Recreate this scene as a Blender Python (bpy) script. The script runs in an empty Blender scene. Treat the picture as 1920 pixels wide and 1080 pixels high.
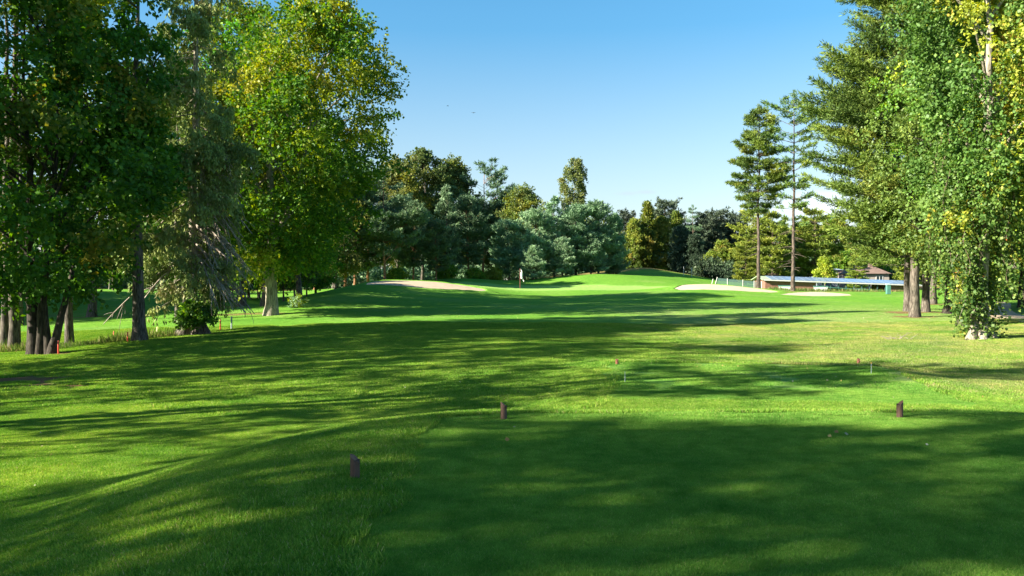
import bpy, math, numpy as np
from mathutils import Vector, Matrix, Euler
R = math.radians
sc = bpy.context.scene
COL = sc.collection
CAMZ = 1.55
F = 1500.0          # focal length in pixels of the 1920 wide frame
HZ = 530.0          # horizon row

def W(px, py, d):
    return np.array([(px-960)/F*d, d, CAMZ-(py-HZ)/F*d])

# ------------------------------------------------------------------ utilities
def tag(o, label=None, cat=None, group=None, kind=None):
    if label: o['label'] = label
    if cat: o['category'] = cat
    if group: o['group'] = group
    if kind: o['kind'] = kind
    return o

def empty(name, loc, rz=0, s=1.0):
    o = bpy.data.objects.new(name, None); COL.objects.link(o)
    o.location = [float(v) for v in loc]; o.rotation_euler = (0, 0, rz); o.scale = (s, s, s)
    o.empty_display_size = 0.3
    return o

def link(name, me, parent=None, mat=None):
    o = bpy.data.objects.new(name, me); COL.objects.link(o)
    if mat is not None and len(me.materials) == 0: me.materials.append(mat)
    if parent is not None: o.parent = parent
    return o

def mesh_np(name, V, Q, col=None, smooth=False, mat=None):
    """V (n,3), Q (m,k) faces all of k corners"""
    me = bpy.data.meshes.new(name)
    V = np.asarray(V, np.float32); Q = np.asarray(Q, np.int32)
    m, k = Q.shape
    me.vertices.add(len(V)); me.vertices.foreach_set('co', V.ravel())
    me.loops.add(m*k); me.loops.foreach_set('vertex_index', Q.ravel())
    me.polygons.add(m)
    me.polygons.foreach_set('loop_start', np.arange(0, m*k, k, dtype=np.int32))
    try: me.polygons.foreach_set('loop_total', np.full(m, k, np.int32))
    except Exception: pass
    if smooth: me.polygons.foreach_set('use_smooth', np.ones(m, bool))
    me.update(calc_edges=True)
    if col is not None:
        a = me.attributes.new('col', 'FLOAT_COLOR', 'FACE')
        c = np.ones((m, 4), np.float32); c[:, :3] = col
        a.data.foreach_set('color', c.ravel())
    if mat is not None: me.materials.append(mat)
    return me

def nrm(a):
    return a/np.maximum(np.linalg.norm(a, axis=-1, keepdims=True), 1e-9)

class MB:
    """collects boxes, prisms and tubes into one mesh"""
    def __init__(s): s.v = []; s.f = []; s.n = 0
    def add(s, vs, fs):
        s.v += [tuple(map(float, p)) for p in vs]
        s.f += [tuple(int(i)+s.n for i in q) for q in fs]
        s.n += len(vs)
    def box(s, x0, x1, y0, y1, z0, z1):
        s.add([(x0,y0,z0),(x1,y0,z0),(x1,y1,z0),(x0,y1,z0),(x0,y0,z1),(x1,y0,z1),(x1,y1,z1),(x0,y1,z1)],
              [(0,3,2,1),(4,5,6,7),(0,1,5,4),(1,2,6,5),(2,3,7,6),(3,0,4,7)])
    def bar(s, a, b, w, h=None):
        h = h or w; a = Vector(a); b = Vector(b); d = (b-a).normalized()
        u = d.cross(Vector((0,0,1)));  u = Vector((1,0,0)) if u.length < 1e-3 else u.normalized()
        v = u.cross(d)
        P = []
        for p in (a, b):
            for i, j in ((-1,-1),(1,-1),(1,1),(-1,1)): P.append(p+u*(i*w/2)+v*(j*h/2))
        s.add(P, [(0,3,2,1),(4,5,6,7),(0,1,5,4),(1,2,6,5),(2,3,7,6),(3,0,4,7)])
    def build(s, name, mat, parent=None, smooth=False):
        me = bpy.data.meshes.new(name); me.from_pydata(s.v, [], s.f); me.update()
        if smooth:
            for p in me.polygons: p.use_smooth = True
        me.materials.append(mat)
        o = bpy.data.objects.new(name, me); COL.objects.link(o)
        if parent is not None: o.parent = parent
        return o

# ------------------------------------------------------------------ materials
def new_mat(name):
    m = bpy.data.materials.new(name); m.use_nodes = True
    nt = m.node_tree; nt.nodes.clear()
    return m, nt, nt.nodes, nt.links

def N(ns, t, **kw):
    n = ns.new(t)
    for k, v in kw.items():
        if k in n.inputs: n.inputs[k].default_value = v
        else: setattr(n, k, v)
    return n

def ramp(ns, stops):
    r = ns.new('ShaderNodeValToRGB'); e = r.color_ramp.elements
    while len(e) < len(stops): e.new(0.5)
    for i, (p, c) in enumerate(stops):
        e[i].position = p; e[i].color = (*c, 1) if len(c) == 3 else c
    return r

def leaf_mat(name, transl=0.35, gloss=0.06, vary=0.25, ior_rough=0.45, hvar=0.02):
    m, nt, ns, ln = new_mat(name)
    at = N(ns, 'ShaderNodeAttribute', attribute_name='col')
    oi = ns.new('ShaderNodeObjectInfo')
    hsv = ns.new('ShaderNodeHueSaturation')
    mr = N(ns, 'ShaderNodeMapRange'); mr.inputs['To Min'].default_value = 1-vary; mr.inputs['To Max'].default_value = 1+vary
    ln.new(oi.outputs['Random'], mr.inputs['Value']); ln.new(mr.outputs[0], hsv.inputs['Value'])
    mh = N(ns, 'ShaderNodeMapRange'); mh.inputs['To Min'].default_value = 0.5-hvar; mh.inputs['To Max'].default_value = 0.5+hvar
    mul = N(ns, 'ShaderNodeMath', operation='MULTIPLY'); mul.inputs[1].default_value = 7.13
    fr = N(ns, 'ShaderNodeMath', operation='FRACT')
    ln.new(oi.outputs['Random'], mul.inputs[0]); ln.new(mul.outputs[0], fr.inputs[0])
    ln.new(fr.outputs[0], mh.inputs['Value']); ln.new(mh.outputs[0], hsv.inputs['Hue'])
    if name.startswith('grass'):
        gp = ns.new('ShaderNodeNewGeometry')
        prev = at.outputs['Color']
        for sc_, det, lo, hi in ((.55, 4, (.74,.84,.8), (1.32,1.14,1.1)), (4.5, 3, (.82,.86,.8), (1.2,1.12,1.15))):
            nz = N(ns, 'ShaderNodeTexNoise', Scale=sc_, Detail=float(det), Roughness=.6); ln.new(gp.outputs['Position'], nz.inputs['Vector'])
            rr_ = ramp(ns, [(.36, lo), (.64, hi)]); ln.new(nz.outputs['Fac'], rr_.inputs[0])
            mm = N(ns, 'ShaderNodeMix', data_type='RGBA', blend_type='MULTIPLY'); mm.inputs['Factor'].default_value = 1.0
            ln.new(prev, mm.inputs[6]); ln.new(rr_.outputs[0], mm.inputs[7]); prev = mm.outputs[2]
        ln.new(prev, hsv.inputs['Color'])
    else: ln.new(at.outputs['Color'], hsv.inputs['Color'])
    df = ns.new('ShaderNodeBsdfDiffuse'); tr = ns.new('ShaderNodeBsdfTranslucent')
    gl = ns.new('ShaderNodeBsdfGlossy'); gl.inputs['Roughness'].default_value = ior_rough
    gl.inputs['Color'].default_value = (.8, .85, .8, 1)
    hs2 = ns.new('ShaderNodeHueSaturation'); hs2.inputs['Saturation'].default_value = 1.15; hs2.inputs['Value'].default_value = 1.25
    hs2.inputs['Hue'].default_value = 0.49
    ln.new(hsv.outputs[0], df.inputs['Color']); ln.new(hsv.outputs[0], hs2.inputs['Color']); ln.new(hs2.outputs[0], tr.inputs['Color'])
    m1 = ns.new('ShaderNodeMixShader'); m1.inputs[0].default_value = transl
    ln.new(df.outputs[0], m1.inputs[1]); ln.new(tr.outputs[0], m1.inputs[2])
    m2 = ns.new('ShaderNodeMixShader'); m2.inputs[0].default_value = gloss
    ln.new(m1.outputs[0], m2.inputs[1]); ln.new(gl.outputs[0], m2.inputs[2])
    out = ns.new('ShaderNodeOutputMaterial'); ln.new(m2.outputs[0], out.inputs[0])
    return m

def bark_mat(name, c1, c2, c3, sx=9, sz=1.6, bump=0.5):
    m, nt, ns, ln = new_mat(name)
    tc = ns.new('ShaderNodeTexCoord'); mp = ns.new('ShaderNodeMapping')
    mp.inputs['Scale'].default_value = (sx, sx, sz)
    ln.new(tc.outputs['Object'], mp.inputs['Vector'])
    n1 = N(ns, 'ShaderNodeTexNoise', Scale=1.6, Detail=6.0, Roughness=0.65); ln.new(mp.outputs[0], n1.inputs['Vector'])
    n2 = N(ns, 'ShaderNodeTexNoise', Scale=0.8, Detail=4.0, Roughness=0.6); ln.new(tc.outputs['Object'], n2.inputs['Vector'])
    r1 = ramp(ns, [(0.36, c1), (0.5, c2), (0.68, c3)]); ln.new(n1.outputs['Fac'], r1.inputs[0])
    mx = N(ns, 'ShaderNodeMix', data_type='RGBA', blend_type='MULTIPLY'); mx.inputs['Factor'].default_value = .6
    r2 = ramp(ns, [(0.35, (.55, .6, .52)), (0.65, (1.15, 1.1, 1.05))]); ln.new(n2.outputs['Fac'], r2.inputs[0])
    ln.new(r1.outputs[0], mx.inputs[6]); ln.new(r2.outputs[0], mx.inputs[7])
    bs = ns.new('ShaderNodeBsdfPrincipled'); bs.inputs['Roughness'].default_value = .9
    bs.inputs['Specular IOR Level'].default_value = .2
    ln.new(mx.outputs[2], bs.inputs['Base Color'])
    bp = ns.new('ShaderNodeBump'); bp.inputs['Strength'].default_value = bump; bp.inputs['Distance'].default_value = .05
    ln.new(n1.outputs['Fac'], bp.inputs['Height']); ln.new(bp.outputs[0], bs.inputs['Normal'])
    out = ns.new('ShaderNodeOutputMaterial'); ln.new(bs.outputs[0], out.inputs[0])
    return m

def plain_mat(name, c, rough=.7, var=.25, scale=6.0, metal=0.0, stretch=(1,1,1), bump=0.0):
    m, nt, ns, ln = new_mat(name)
    tc = ns.new('ShaderNodeTexCoord'); mp = ns.new('ShaderNodeMapping'); mp.inputs['Scale'].default_value = stretch
    ln.new(tc.outputs['Object'], mp.inputs['Vector'])
    n1 = N(ns, 'ShaderNodeTexNoise', Scale=scale, Detail=5.0, Roughness=0.6); ln.new(mp.outputs[0], n1.inputs['Vector'])
    a = tuple(v*(1-var) for v in c); b = tuple(min(1, v*(1+var)) for v in c)
    r1 = ramp(ns, [(0.35, a), (0.65, b)]); ln.new(n1.outputs['Fac'], r1.inputs[0])
    bs = ns.new('ShaderNodeBsdfPrincipled'); bs.inputs['Roughness'].default_value = rough; bs.inputs['Metallic'].default_value = metal
    ln.new(r1.outputs[0], bs.inputs['Base Color'])
    if bump:
        bp = ns.new('ShaderNodeBump'); bp.inputs['Strength'].default_value = bump; bp.inputs['Distance'].default_value = .01
        ln.new(n1.outputs['Fac'], bp.inputs['Height']); ln.new(bp.outputs[0], bs.inputs['Normal'])
    out = ns.new('ShaderNodeOutputMaterial'); ln.new(bs.outputs[0], out.inputs[0])
    return m

M = {}
M['leaf'] = leaf_mat('broad_leaf', .38, .012)
M['gleaf'] = leaf_mat('glossy_leaf', .35, .018, ior_rough=.5)
M['needle'] = leaf_mat('needles', .15, .012, vary=.18, hvar=.012)
M['grass'] = leaf_mat('grass_blades', .35, .0, vary=.0, hvar=0)
M['bark_grey'] = bark_mat('bark_grey', (.035,.029,.025), (.105,.09,.078), (.23,.2,.175))
M['bark_dark'] = bark_mat('bark_dark', (.018,.016,.014), (.045,.038,.032), (.1,.085,.07))
M['bark_brown'] = bark_mat('bark_brown', (.05,.036,.028), (.13,.095,.075), (.26,.2,.165))
M['bark_red'] = bark_mat('bark_red', (.12,.05,.03), (.3,.14,.08), (.42,.26,.18))
M['bark_tall'] = bark_mat('bark_tall', (.035,.028,.025), (.09,.07,.06), (.2,.16,.135))
M['bark_pale'] = bark_mat('bark_pale', (.1,.09,.07), (.28,.25,.2), (.42,.38,.32))
M['dead'] = bark_mat('dead_twig', (.2,.16,.13), (.34,.29,.25), (.48,.43,.38))

# ------------------------------------------------------------------ terrain
CP = []
def cp(px, py, d): CP.append(W(px, py, d))
for a in [
    # middle of the hole
    (960,775,15),(1500,775,15),(1900,800,13.6),(640,775,15),(960,700,21.5),(1500,700,21.6),(1900,705,21.8),
    (960,650,31),(1400,650,32),(1836,637,33),(620,660,30),
    (960,610,44),(1400,612,44),(1750,600,48),(700,612,43),
    (960,580,60),(1300,580,60),(1600,578,60),(760,585,57),(1870,585,58),(1915,600,46),
    (960,562,77),(1250,562,77),(1500,562,78),(1700,565,78),
    (960,549,92),(1150,549,92),(1250,549,92),
    (960,542,100),(1100,542,100),(1230,541,101),
    (960,537,108),(1100,537,109),(1230,536,109),
    # mounds behind the green
    (860,522,112),(800,525,114),(920,525,114),(975,527,116),(1040,521,118),(1110,514,120),(1190,516,124),(1240,520,126),
    (1110,520,132),(860,527,128),(960,529,128),(1190,499,146),(1215,503,150),(1250,508,146),(1300,516,140),(1340,524,138),(1380,530,136),
    (1150,512,146),(1215,508,165),(1300,522,165),
    # left bunker mound
    (600,552,74),(640,545,76),(680,535,80),(660,539,77),(700,540,79),(800,543,81),(880,548,82),(915,548,84),
    (690,529,89),(720,528.5,89),(800,528,90),(860,533,90),(900,541,89),(640,541,86),(760,530,100),(700,532,100),
    (700,560,70),(800,563,70),(900,562,73),(660,575,62),
    # left side
    (510,592,55),(430,600,52),(560,580,58),(600,566,66),(362,628,42),(262,640,38),(300,615,46),(434,608,48),
    (80,665,34),(20,655,37),(130,645,41),(0,690,29),(150,680,28),(0,740,20),(300,680,28),
    (170,592,60),(60,600,60),(260,590,62),(330,585,62),
    (250,547,86),(100,546,86),(20,552,86),(350,553,84),(430,562,80),(520,574,76),(560,572,78),
    (100,545,110),(260,545,112),(400,552,108),(500,566,96),(580,566,98),(620,560,98),
    (450,546,135),(550,546,140),(300,543,140),(100,542,140),(640,545,140),
    (0,800,14.2),(200,780,15.5),(0,960,7.7),(0,1075,5.9),(250,1000,6.2),
    # right, driving range
    (1260,543,88),(1350,546,90),(1450,549,90),(1600,556,84),
    (1280,533,98),(1350,534,100),(1430,540,102),(1480,546,98),(1560,546,96),
    (1430,547,116),(1520,549,116),(1620,552,116),(1700,554,116),(1800,556,110),(1900,558,100),
    (1450,536,160),(1650,536,160),(1870,548,90),(1915,572,62),(1800,575,62)]:
    cp(*a)
for x, y, z in [(0,-5,-.5),(-8,-5,-.55),(8,-5,-.5),(-4.5,3,-.5),(8.5,4,-.5),(9,8,-.6),(2,11,-.85),(-15,0,-.9),(18,0,-.5),(20,12,-.7),(-25,-20,-.9),
                (25,-20,-.5),(0,-30,-.6),(-40,15,-1.2),(40,20,-.5),(45,40,-.2),(-60,50,-.5),(60,60,.2),(-100,100,.8),(110,100,.5),
                (-100,200,1),(0,200,1.5),(100,200,.8),(200,200,.8),(-300,0,0),(300,0,0),(0,-300,0),(-300,400,1),(300,400,1),(0,500,1),
                (-900,900,0),(900,900,0),(0,1500,0),(-1200,-200,0),(1200,-200,0),(0,-1000,0),(1500,1500,0),(-1500,1500,0)]:
    CP.append(np.array([x, y, z], float))
CP = np.array(CP)
def phi(r, s): return np.sqrt(r*r+s*s)
_S = np.clip(np.hypot(CP[:,0], CP[:,1])*0.05, .8, 8.0)
_D = np.hypot(CP[:,None,0]-CP[None,:,0], CP[:,None,1]-CP[None,:,1])
_n = len(CP)
_A = np.zeros((_n+1, _n+1)); _A[:_n,:_n] = phi(_D, _S[None,:]) - 0.0
_A[:_n,:_n] += np.eye(_n)*(-0.25)
_A[:_n,_n] = 1; _A[_n,:_n] = 1
_w = np.linalg.solve(_A, np.append(CP[:,2], 0))

def vnoise(x, y, seed=0):
    xi = np.floor(x).astype(np.int64); yi = np.floor(y).astype(np.int64)
    xf = x-xi; yf = y-yi
    def h(a, b):
        n = (a*374761393+b*668265263+seed*2147483647) & 0xffffffff
        n = ((n ^ (n >> 13))*1274126177) & 0xffffffff
        return ((n ^ (n >> 16)) & 0xffff)/65535.0
    u = xf*xf*(3-2*xf); v = yf*yf*(3-2*yf)
    return (h(xi,yi)*(1-u)+h(xi+1,yi)*u)*(1-v)+(h(xi,yi+1)*(1-u)+h(xi+1,yi+1)*u)*v

def sdrect(x, y, cx, cy, hx, hy, ang=0, r=0.6):
    c, s = math.cos(ang), math.sin(ang)
    dx, dy = x-cx, y-cy
    u = dx*c+dy*s; v = -dx*s+dy*c
    qx = np.abs(u)-hx+r; qy = np.abs(v)-hy+r
    return np.hypot(np.maximum(qx,0), np.maximum(qy,0))+np.minimum(np.maximum(qx,qy),0)-r
def sst(t): t = np.clip(t,0,1); return t*t*(3-2*t)

TEE1 = (2.75, 1.6, 4.15, 7.9, 0.02, 1.6)
TEE2 = (5.9, 19.0, 3.9, 4.1, R(-9), .5)
def zfun(x, y):
    x = np.asarray(x, float); y = np.asarray(y, float)
    sh = x.shape; xf = x.ravel(); yf = y.ravel()
    out = np.empty(len(xf))
    for i in range(0, len(xf), 20000):
        r = np.hypot(xf[i:i+20000,None]-CP[None,:,0], yf[i:i+20000,None]-CP[None,:,1])
        out[i:i+20000] = phi(r, _S[None,:])@_w[:_n]+_w[_n]
    z = out.reshape(sh)
    z = z+0.05*(vnoise(x*.45, y*.45, 3)-.5)+0.10*(vnoise(x*.13, y*.13, 5)-.5)*np.clip((y-12)/10,0,1)
    z = z+0.022*(vnoise(x*1.6, y*1.6, 9)-.5)
    s2 = sdrect(x, y, *TEE2); m2 = 1-sst((s2+.4)/1.9)
    z = z*(1-m2)+(-0.76)*m2
    s1 = sdrect(x, y, *TEE1); m1 = 1-sst((s1+.3)/3.9)
    z = z*(1-m1)+(0.012*(vnoise(x*.8,y*.8,2)-.5))*m1
    return z

NX, NY = 680, 680
_u = np.linspace(-1, 1, NX); GX = 6*np.sinh(_u*5.85)
_v = np.linspace(-2.9, 5.75, NY); GY = 8+6.5*np.sinh(_v)
XX, YY = np.meshgrid(GX, GY)
ZZ = zfun(XX, YY)

def G(x, y):
    """ground height read from the sheet itself"""
    x = np.asarray(x, float); y = np.asarray(y, float)
    i = np.clip(np.searchsorted(GX, x)-1, 0, NX-2); j = np.clip(np.searchsorted(GY, y)-1, 0, NY-2)
    a = (x-GX[i])/(GX[i+1]-GX[i]); b = (y-GY[j])/(GY[j+1]-GY[j])
    return (ZZ[j,i]*(1-a)+ZZ[j,i+1]*a)*(1-b)+(ZZ[j+1,i]*(1-a)+ZZ[j+1,i+1]*a)*b
def soil_at(x, y):
    i = np.clip(np.searchsorted(GX, x)-1, 0, NX-2); j = np.clip(np.searchsorted(GY, y)-1, 0, NY-2)
    return soil[j, i]
def GP(px, d, dz=0.0):
    x = (px-960)/F*d
    return np.array([x, d, float(G(x, d))+dz])

# bunkers: outlines in metres
def blob(cx, cy, rx, ry, ang, n=72, k=.14, seed=1):
    t = np.linspace(0, 2*np.pi, n, endpoint=False)
    rr = 1+k*np.sin(2*t+seed)+k*.6*np.sin(3*t+seed*2.3)+k*.25*np.sin(7*t+seed)
    x = rx*rr*np.cos(t); y = ry*rr*np.sin(t)
    c, s = math.cos(ang), math.sin(ang)
    return np.stack([cx+x*c-y*s, cy+x*s+y*c], 1)
def in_poly(px, py, poly):
    ins = np.zeros(px.shape, bool); n = len(poly)
    for i in range(n):
        x0, y0 = poly[i]; x1, y1 = poly[(i+1)%n]
        c = ((y0 > py) != (y1 > py)) & (px < (x1-x0)*(py-y0)/((y1-y0) if y1 != y0 else 1e-9)+x0)
        ins ^= c
    return ins

B_left = np.array([W(px,0,d)[:2] for px, d in [(684,80.6),(700,80),(740,80.6),(780,81),(820,81.7),(850,82.4),(880,83),(905,84),(917,86),
          (905,88.3),(880,89),(850,89.8),(810,90.4),(770,90.4),(730,90),(700,89),(686,86)]])
B_mid = np.array([W(px,0,d)[:2] for px, d in [(1262,95),(1285,91.5),(1320,90.5),(1360,90),(1400,89.5),(1440,89),(1462,90),(1458,93),(1430,96.5),
          (1400,98),(1360,99),(1320,99.5),(1285,99)]])
B_right = np.array([W(px,0,d)[:2] for px, d in [(1462,86),(1490,84.5),(1530,84),(1570,84),(1597,85),(1592,87.5),(1570,90),(1545,92.5),(1520,93.5),(1500,92),(1478,89)]])

# ground colour masks: r dry, g bare soil, b closely mown, a rough
dry = sst((XX-1-0.03*YY)/11)*sst((YY-11)/8)*sst((75-YY)/30)
dry *= 0.45+0.9*vnoise(XX*.35, YY*.35, 21)
dry += .3*sst((vnoise(XX*.2, YY*.5, 33)-.62)/.15)
soil = np.zeros_like(XX)
def patch(px, d, rx, ry, k=1.0, sd=0):
    global soil
    x = (px-960)/F*d
    q = np.hypot((XX-x)/rx, (YY-d)/ry)+.7*(vnoise(XX*2.2, YY*1.2, 40+sd)-.5)
    soil = np.maximum(soil, k*sst((1.15-q)/.5))
patch(8,23.6,2.6,1.3,1.2,1); patch(62,21.6,1.7,.8,1.2,2); patch(5,16.6,1.4,.5,1.1,3); patch(120,24.5,1.6,.5,.9,31); patch(1680,24.5,1.7,.5,.55,4); patch(1478,26,.8,.5,.4,5)
patch(20,37,2.5,1.5,.8,6); patch(90,34,2,1,.9,7); patch(262,38,1.2,.8,.8,8); patch(362,42,2.2,1.2,.8,9); patch(1715,51,1.3,1,.9,10)
patch(1733,58,1.6,1.2,.9,11); patch(1746,66,1.6,1.2,.8,12); patch(1836,33,1.0,.7,.7,13); patch(1700,56,1.8,1.2,.9,14)
patch(170,60,3,1.4,.7,15); patch(455,56,3,.8,.7,16); patch(85,63,1.2,.8,.5,17); patch(1650,97,11,1.6,.75,18); patch(1500,94,5,1.2,.6,19); patch(1778,56,1.5,1,.8,20)
wood = sst((YY-138)/6)
wood = np.maximum(wood, sst((-XX-31)/5)*sst((60-YY)/15)*sst((YY-8)/5)*.6)
soil = np.maximum(soil, wood*.75)
green_e = np.hypot((XX-7)/15.5, (YY-104)/6.2)
mown = np.maximum(sst((1.03-green_e)/.06), 0)
mown2 = np.maximum(sst(-sdrect(XX,YY,3.05,1.8,4.15,8.1,TEE1[4],TEE1[5])/.12),
                   sst(-sdrect(XX,YY,*TEE2)/.12)*.9)
mown = np.maximum(mown, mown2*.15)

def gridmesh(name):
    n = NX*NY
    V = np.stack([XX.ravel(), YY.ravel(), ZZ.ravel()], 1)
    idx = np.arange(n).reshape(NY, NX)
    Q = np.stack([idx[:-1,:-1].ravel(), idx[:-1,1:].ravel(), idx[1:,1:].ravel(), idx[1:,:-1].ravel()], 1)
    me = mesh_np(name, V, Q, smooth=True)
    a = me.attributes.new('mask', 'FLOAT_COLOR', 'POINT')
    c = np.stack([dry.ravel(), soil.ravel(), mown.ravel(), np.ones(n)], 1).astype(np.float32)
    a.data.foreach_set('color', np.clip(c,0,1).ravel())
    return me

def ground_mat():
    m, nt, ns, ln = new_mat('turf')
    at = N(ns, 'ShaderNodeAttribute', attribute_name='mask')
    sp = ns.new('ShaderNodeSeparateColor'); ln.new(at.outputs['Color'], sp.inputs[0])
    geo = ns.new('ShaderNodeNewGeometry')
    def noise(scale, det=5.0, rough=.6, st=(1,1,1)):
        mp = ns.new('ShaderNodeMapping'); mp.inputs['Scale'].default_value = st
        ln.new(geo.outputs['Position'], mp.inputs['Vector'])
        n = N(ns, 'ShaderNodeTexNoise', Scale=scale, Detail=det, Roughness=rough); ln.new(mp.outputs[0], n.inputs['Vector'])
        return n
    n_f = noise(28, 6, .7); n_m = noise(2.2, 5, .65); n_l = noise(.16, 4, .6)
    base = ramp(ns, [(.3,(.075,.205,.022)),(.5,(.115,.265,.034)),(.72,(.18,.335,.05))]); ln.new(n_f.outputs[0], base.inputs[0])
    def mix(a, b, fac, mode='MIX'):
        x = N(ns, 'ShaderNodeMix', data_type='RGBA', blend_type=mode)
        if isinstance(fac, float): x.inputs['Factor'].default_value = fac
        else: ln.new(fac, x.inputs['Factor'])
        for s, i in ((a,6),(b,7)):
            if isinstance(s, tuple): x.inputs[i].default_value = (*s, 1)
            else: ln.new(s, x.inputs[i])
        return x.outputs[2]
    rm = ramp(ns, [(.3,(.72,.8,.7)),(.7,(1.25,1.15,1.2))]); ln.new(n_m.outputs[0], rm.inputs[0])
    c = mix(base.outputs[0], rm.outputs[0], .8, 'MULTIPLY')
    rl = ramp(ns, [(.35,(.85,.92,.9)),(.65,(1.15,1.06,1.0))]); ln.new(n_l.outputs[0], rl.inputs[0])
    c = mix(c, rl.outputs[0], 1.0, 'MULTIPLY')
    rd = ramp(ns, [(.3,(.17,.25,.06)),(.5,(.24,.295,.10)),(.7,(.35,.34,.17))]); ln.new(n_f.outputs[0], rd.inputs[0])
    md = N(ns, 'ShaderNodeMath', operation='MULTIPLY'); ln.new(sp.outputs[0], md.inputs[0])
    rmd = ramp(ns, [(.38,(.25,)*3),(.62,(1,)*3)]); ln.new(n_m.outputs[0], rmd.inputs[0]); ln.new(rmd.outputs[0], md.inputs[1])
    c = mix(c, rd.outputs[0], md.outputs[0])
    rg = ramp(ns, [(.35,(.2,.36,.08)),(.65,(.25,.41,.1))]); ln.new(n_m.outputs[0], rg.inputs[0])
    c = mix(c, rg.outputs[0], sp.outputs[2])
    rs = ramp(ns, [(.35,(.13,.065,.035)),(.65,(.26,.16,.09))]); ln.new(n_f.outputs[0], rs.inputs[0])
    c = mix(c, rs.outputs[0], sp.outputs[1])
    bs = ns.new('ShaderNodeBsdfPrincipled'); bs.inputs['Roughness'].default_value = .85; bs.inputs['Specular IOR Level'].default_value = .02
    ln.new(c, bs.inputs['Base Color'])
    bp = ns.new('ShaderNodeBump'); bp.inputs['Strength'].default_value = .8; bp.inputs['Distance'].default_value = .05
    ln.new(n_f.outputs[0], bp.inputs['Height'])
    b2 = ns.new('ShaderNodeBump'); b2.inputs['Strength'].default_value = .35; b2.inputs['Distance'].default_value = .25
    ln.new(n_m.outputs[0], b2.inputs['Height']); ln.new(bp.outputs[0], b2.inputs['Normal']); ln.new(b2.outputs[0], bs.inputs['Normal'])
    out = ns.new('ShaderNodeOutputMaterial'); ln.new(bs.outputs[0], out.inputs[0])
    return m
g = link('ground', gridmesh('ground'), mat=ground_mat()); tag(g, kind='structure')

def sheet(name, poly, mat, dz=.03, step=.35, bowl=0.0):
    """a sheet that follows the ground inside an outline, with a smooth rim"""
    c = poly.mean(0); rings = 26; n = 240
    seg = np.linalg.norm(np.roll(poly,-1,0)-poly, axis=1); s = np.concatenate([[0], np.cumsum(seg)])
    pp = np.vstack([poly, poly[:1]]); t = np.linspace(0, s[-1], n, endpoint=False)
    ex = np.interp(t, s, pp[:,0]); ey = np.interp(t, s, pp[:,1])
    for _ in range(6):
        ex = (np.roll(ex,1)+2*ex+np.roll(ex,-1))/4; ey = (np.roll(ey,1)+2*ey+np.roll(ey,-1))/4
    V = []; rr = np.linspace(0, 1, rings+1)[1:]
    V.append([c[0], c[1], float(G(*c))+dz-bowl])
    for r in rr:
        x = c[0]+(ex-c[0])*r; y = c[1]+(ey-c[1])*r
        z = G(x, y)+dz - bowl*(1-r**4)
        V += list(np.stack([x, y, z], 1))
    V = np.array(V); F4 = []; 
    for k in range(rings-1):
        a = 1+k*n+np.arange(n); b = 1+k*n+(np.arange(n)+1)%n
        F4.append(np.stack([a, b+0, b+n, a+n], 1)[:, ::-1])
    F4 = np.vstack(F4)
    tri = np.stack([np.zeros(n,int), 1+np.arange(n), 1+(np.arange(n)+1)%n, 1+(np.arange(n)+1)%n], 1)
    me = bpy.data.meshes.new(name)
    me.from_pydata([tuple(v) for v in V.tolist()], [], [tuple(q) for q in F4.tolist()]+[tuple(q[:3]) for q in tri.tolist()])
    me.update()
    for p in me.polygons: p.use_smooth = True
    o = link(name, me, mat=mat); tag(o, kind='structure')
    return o

M['sand'] = plain_mat('bunker_sand', (.37,.285,.20), .95, .12, 1.8, bump=.6)
M['sand2'] = plain_mat('bunker_sand_pale', (.41,.32,.235), .95, .1, 1.8, bump=.6)
M['path'] = plain_mat('path_gravel', (.42,.33,.22), .95, .25, 2.2, bump=.6)
sheet('sand_bunker', B_left, M['sand'], .05)
sheet('sand_bunker', B_mid, M['sand2'], .05)
sheet('sand_bunker', B_right, M['sand2'], .05)
# low turf lips standing round the sand
def lip(poly, mat, h=.22, frac=(0,1)):
    n = 200
    seg = np.linalg.norm(np.roll(poly,-1,0)-poly, axis=1); s = np.concatenate([[0], np.cumsum(seg)])
    pp = np.vstack([poly, poly[:1]]); t = np.linspace(0, s[-1], n, endpoint=False)
    ex = np.interp(t, s, pp[:,0]); ey = np.interp(t, s, pp[:,1])
    for _ in range(6):
        ex = (np.roll(ex,1)+2*ex+np.roll(ex,-1))/4; ey = (np.roll(ey,1)+2*ey+np.roll(ey,-1))/4
    tx = np.roll(ex,-1)-np.roll(ex,1); ty = np.roll(ey,-1)-np.roll(ey,1); l = np.hypot(tx,ty); nx, ny = ty/l, -tx/l
    c = poly.mean(0); sg = np.sign(((ex-c[0])*nx+(ey-c[1])*ny).mean()); nx *= sg; ny *= sg
    prof = [(-.1,-.05),(-.08,h*.8),(.15,h),(.6,h*.7),(1.5,-.04)]
    V = []
    for o_, hh in prof:
        x = ex+nx*o_; y = ey+ny*o_; j = .5+.8*vnoise(x*.9, y*.9, 7)
        V.append(np.stack([x, y, G(x,y)+hh*(j if hh > 0 else 1)], 1))
    V = np.vstack(V); Q = []
    for k in range(len(prof)-1):
        a = k*n+np.arange(n); b = k*n+(np.arange(n)+1)%n
        Q.append(np.stack([a, b, b+n, a+n], 1))
    me = mesh_np('turf_bank', V, np.vstack(Q), smooth=True)
    a = me.attributes.new('mask', 'FLOAT_COLOR', 'POINT'); a.data.foreach_set('color', np.tile(np.array([.1,0,0,1],np.float32), len(V)))
    o = link('turf_bank', me, mat=mat); tag(o, kind='structure'); return o
tm = g.data.materials[0]
lip(B_left, tm, .16); lip(B_mid, tm, .12); lip(B_right, tm, .06)
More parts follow.
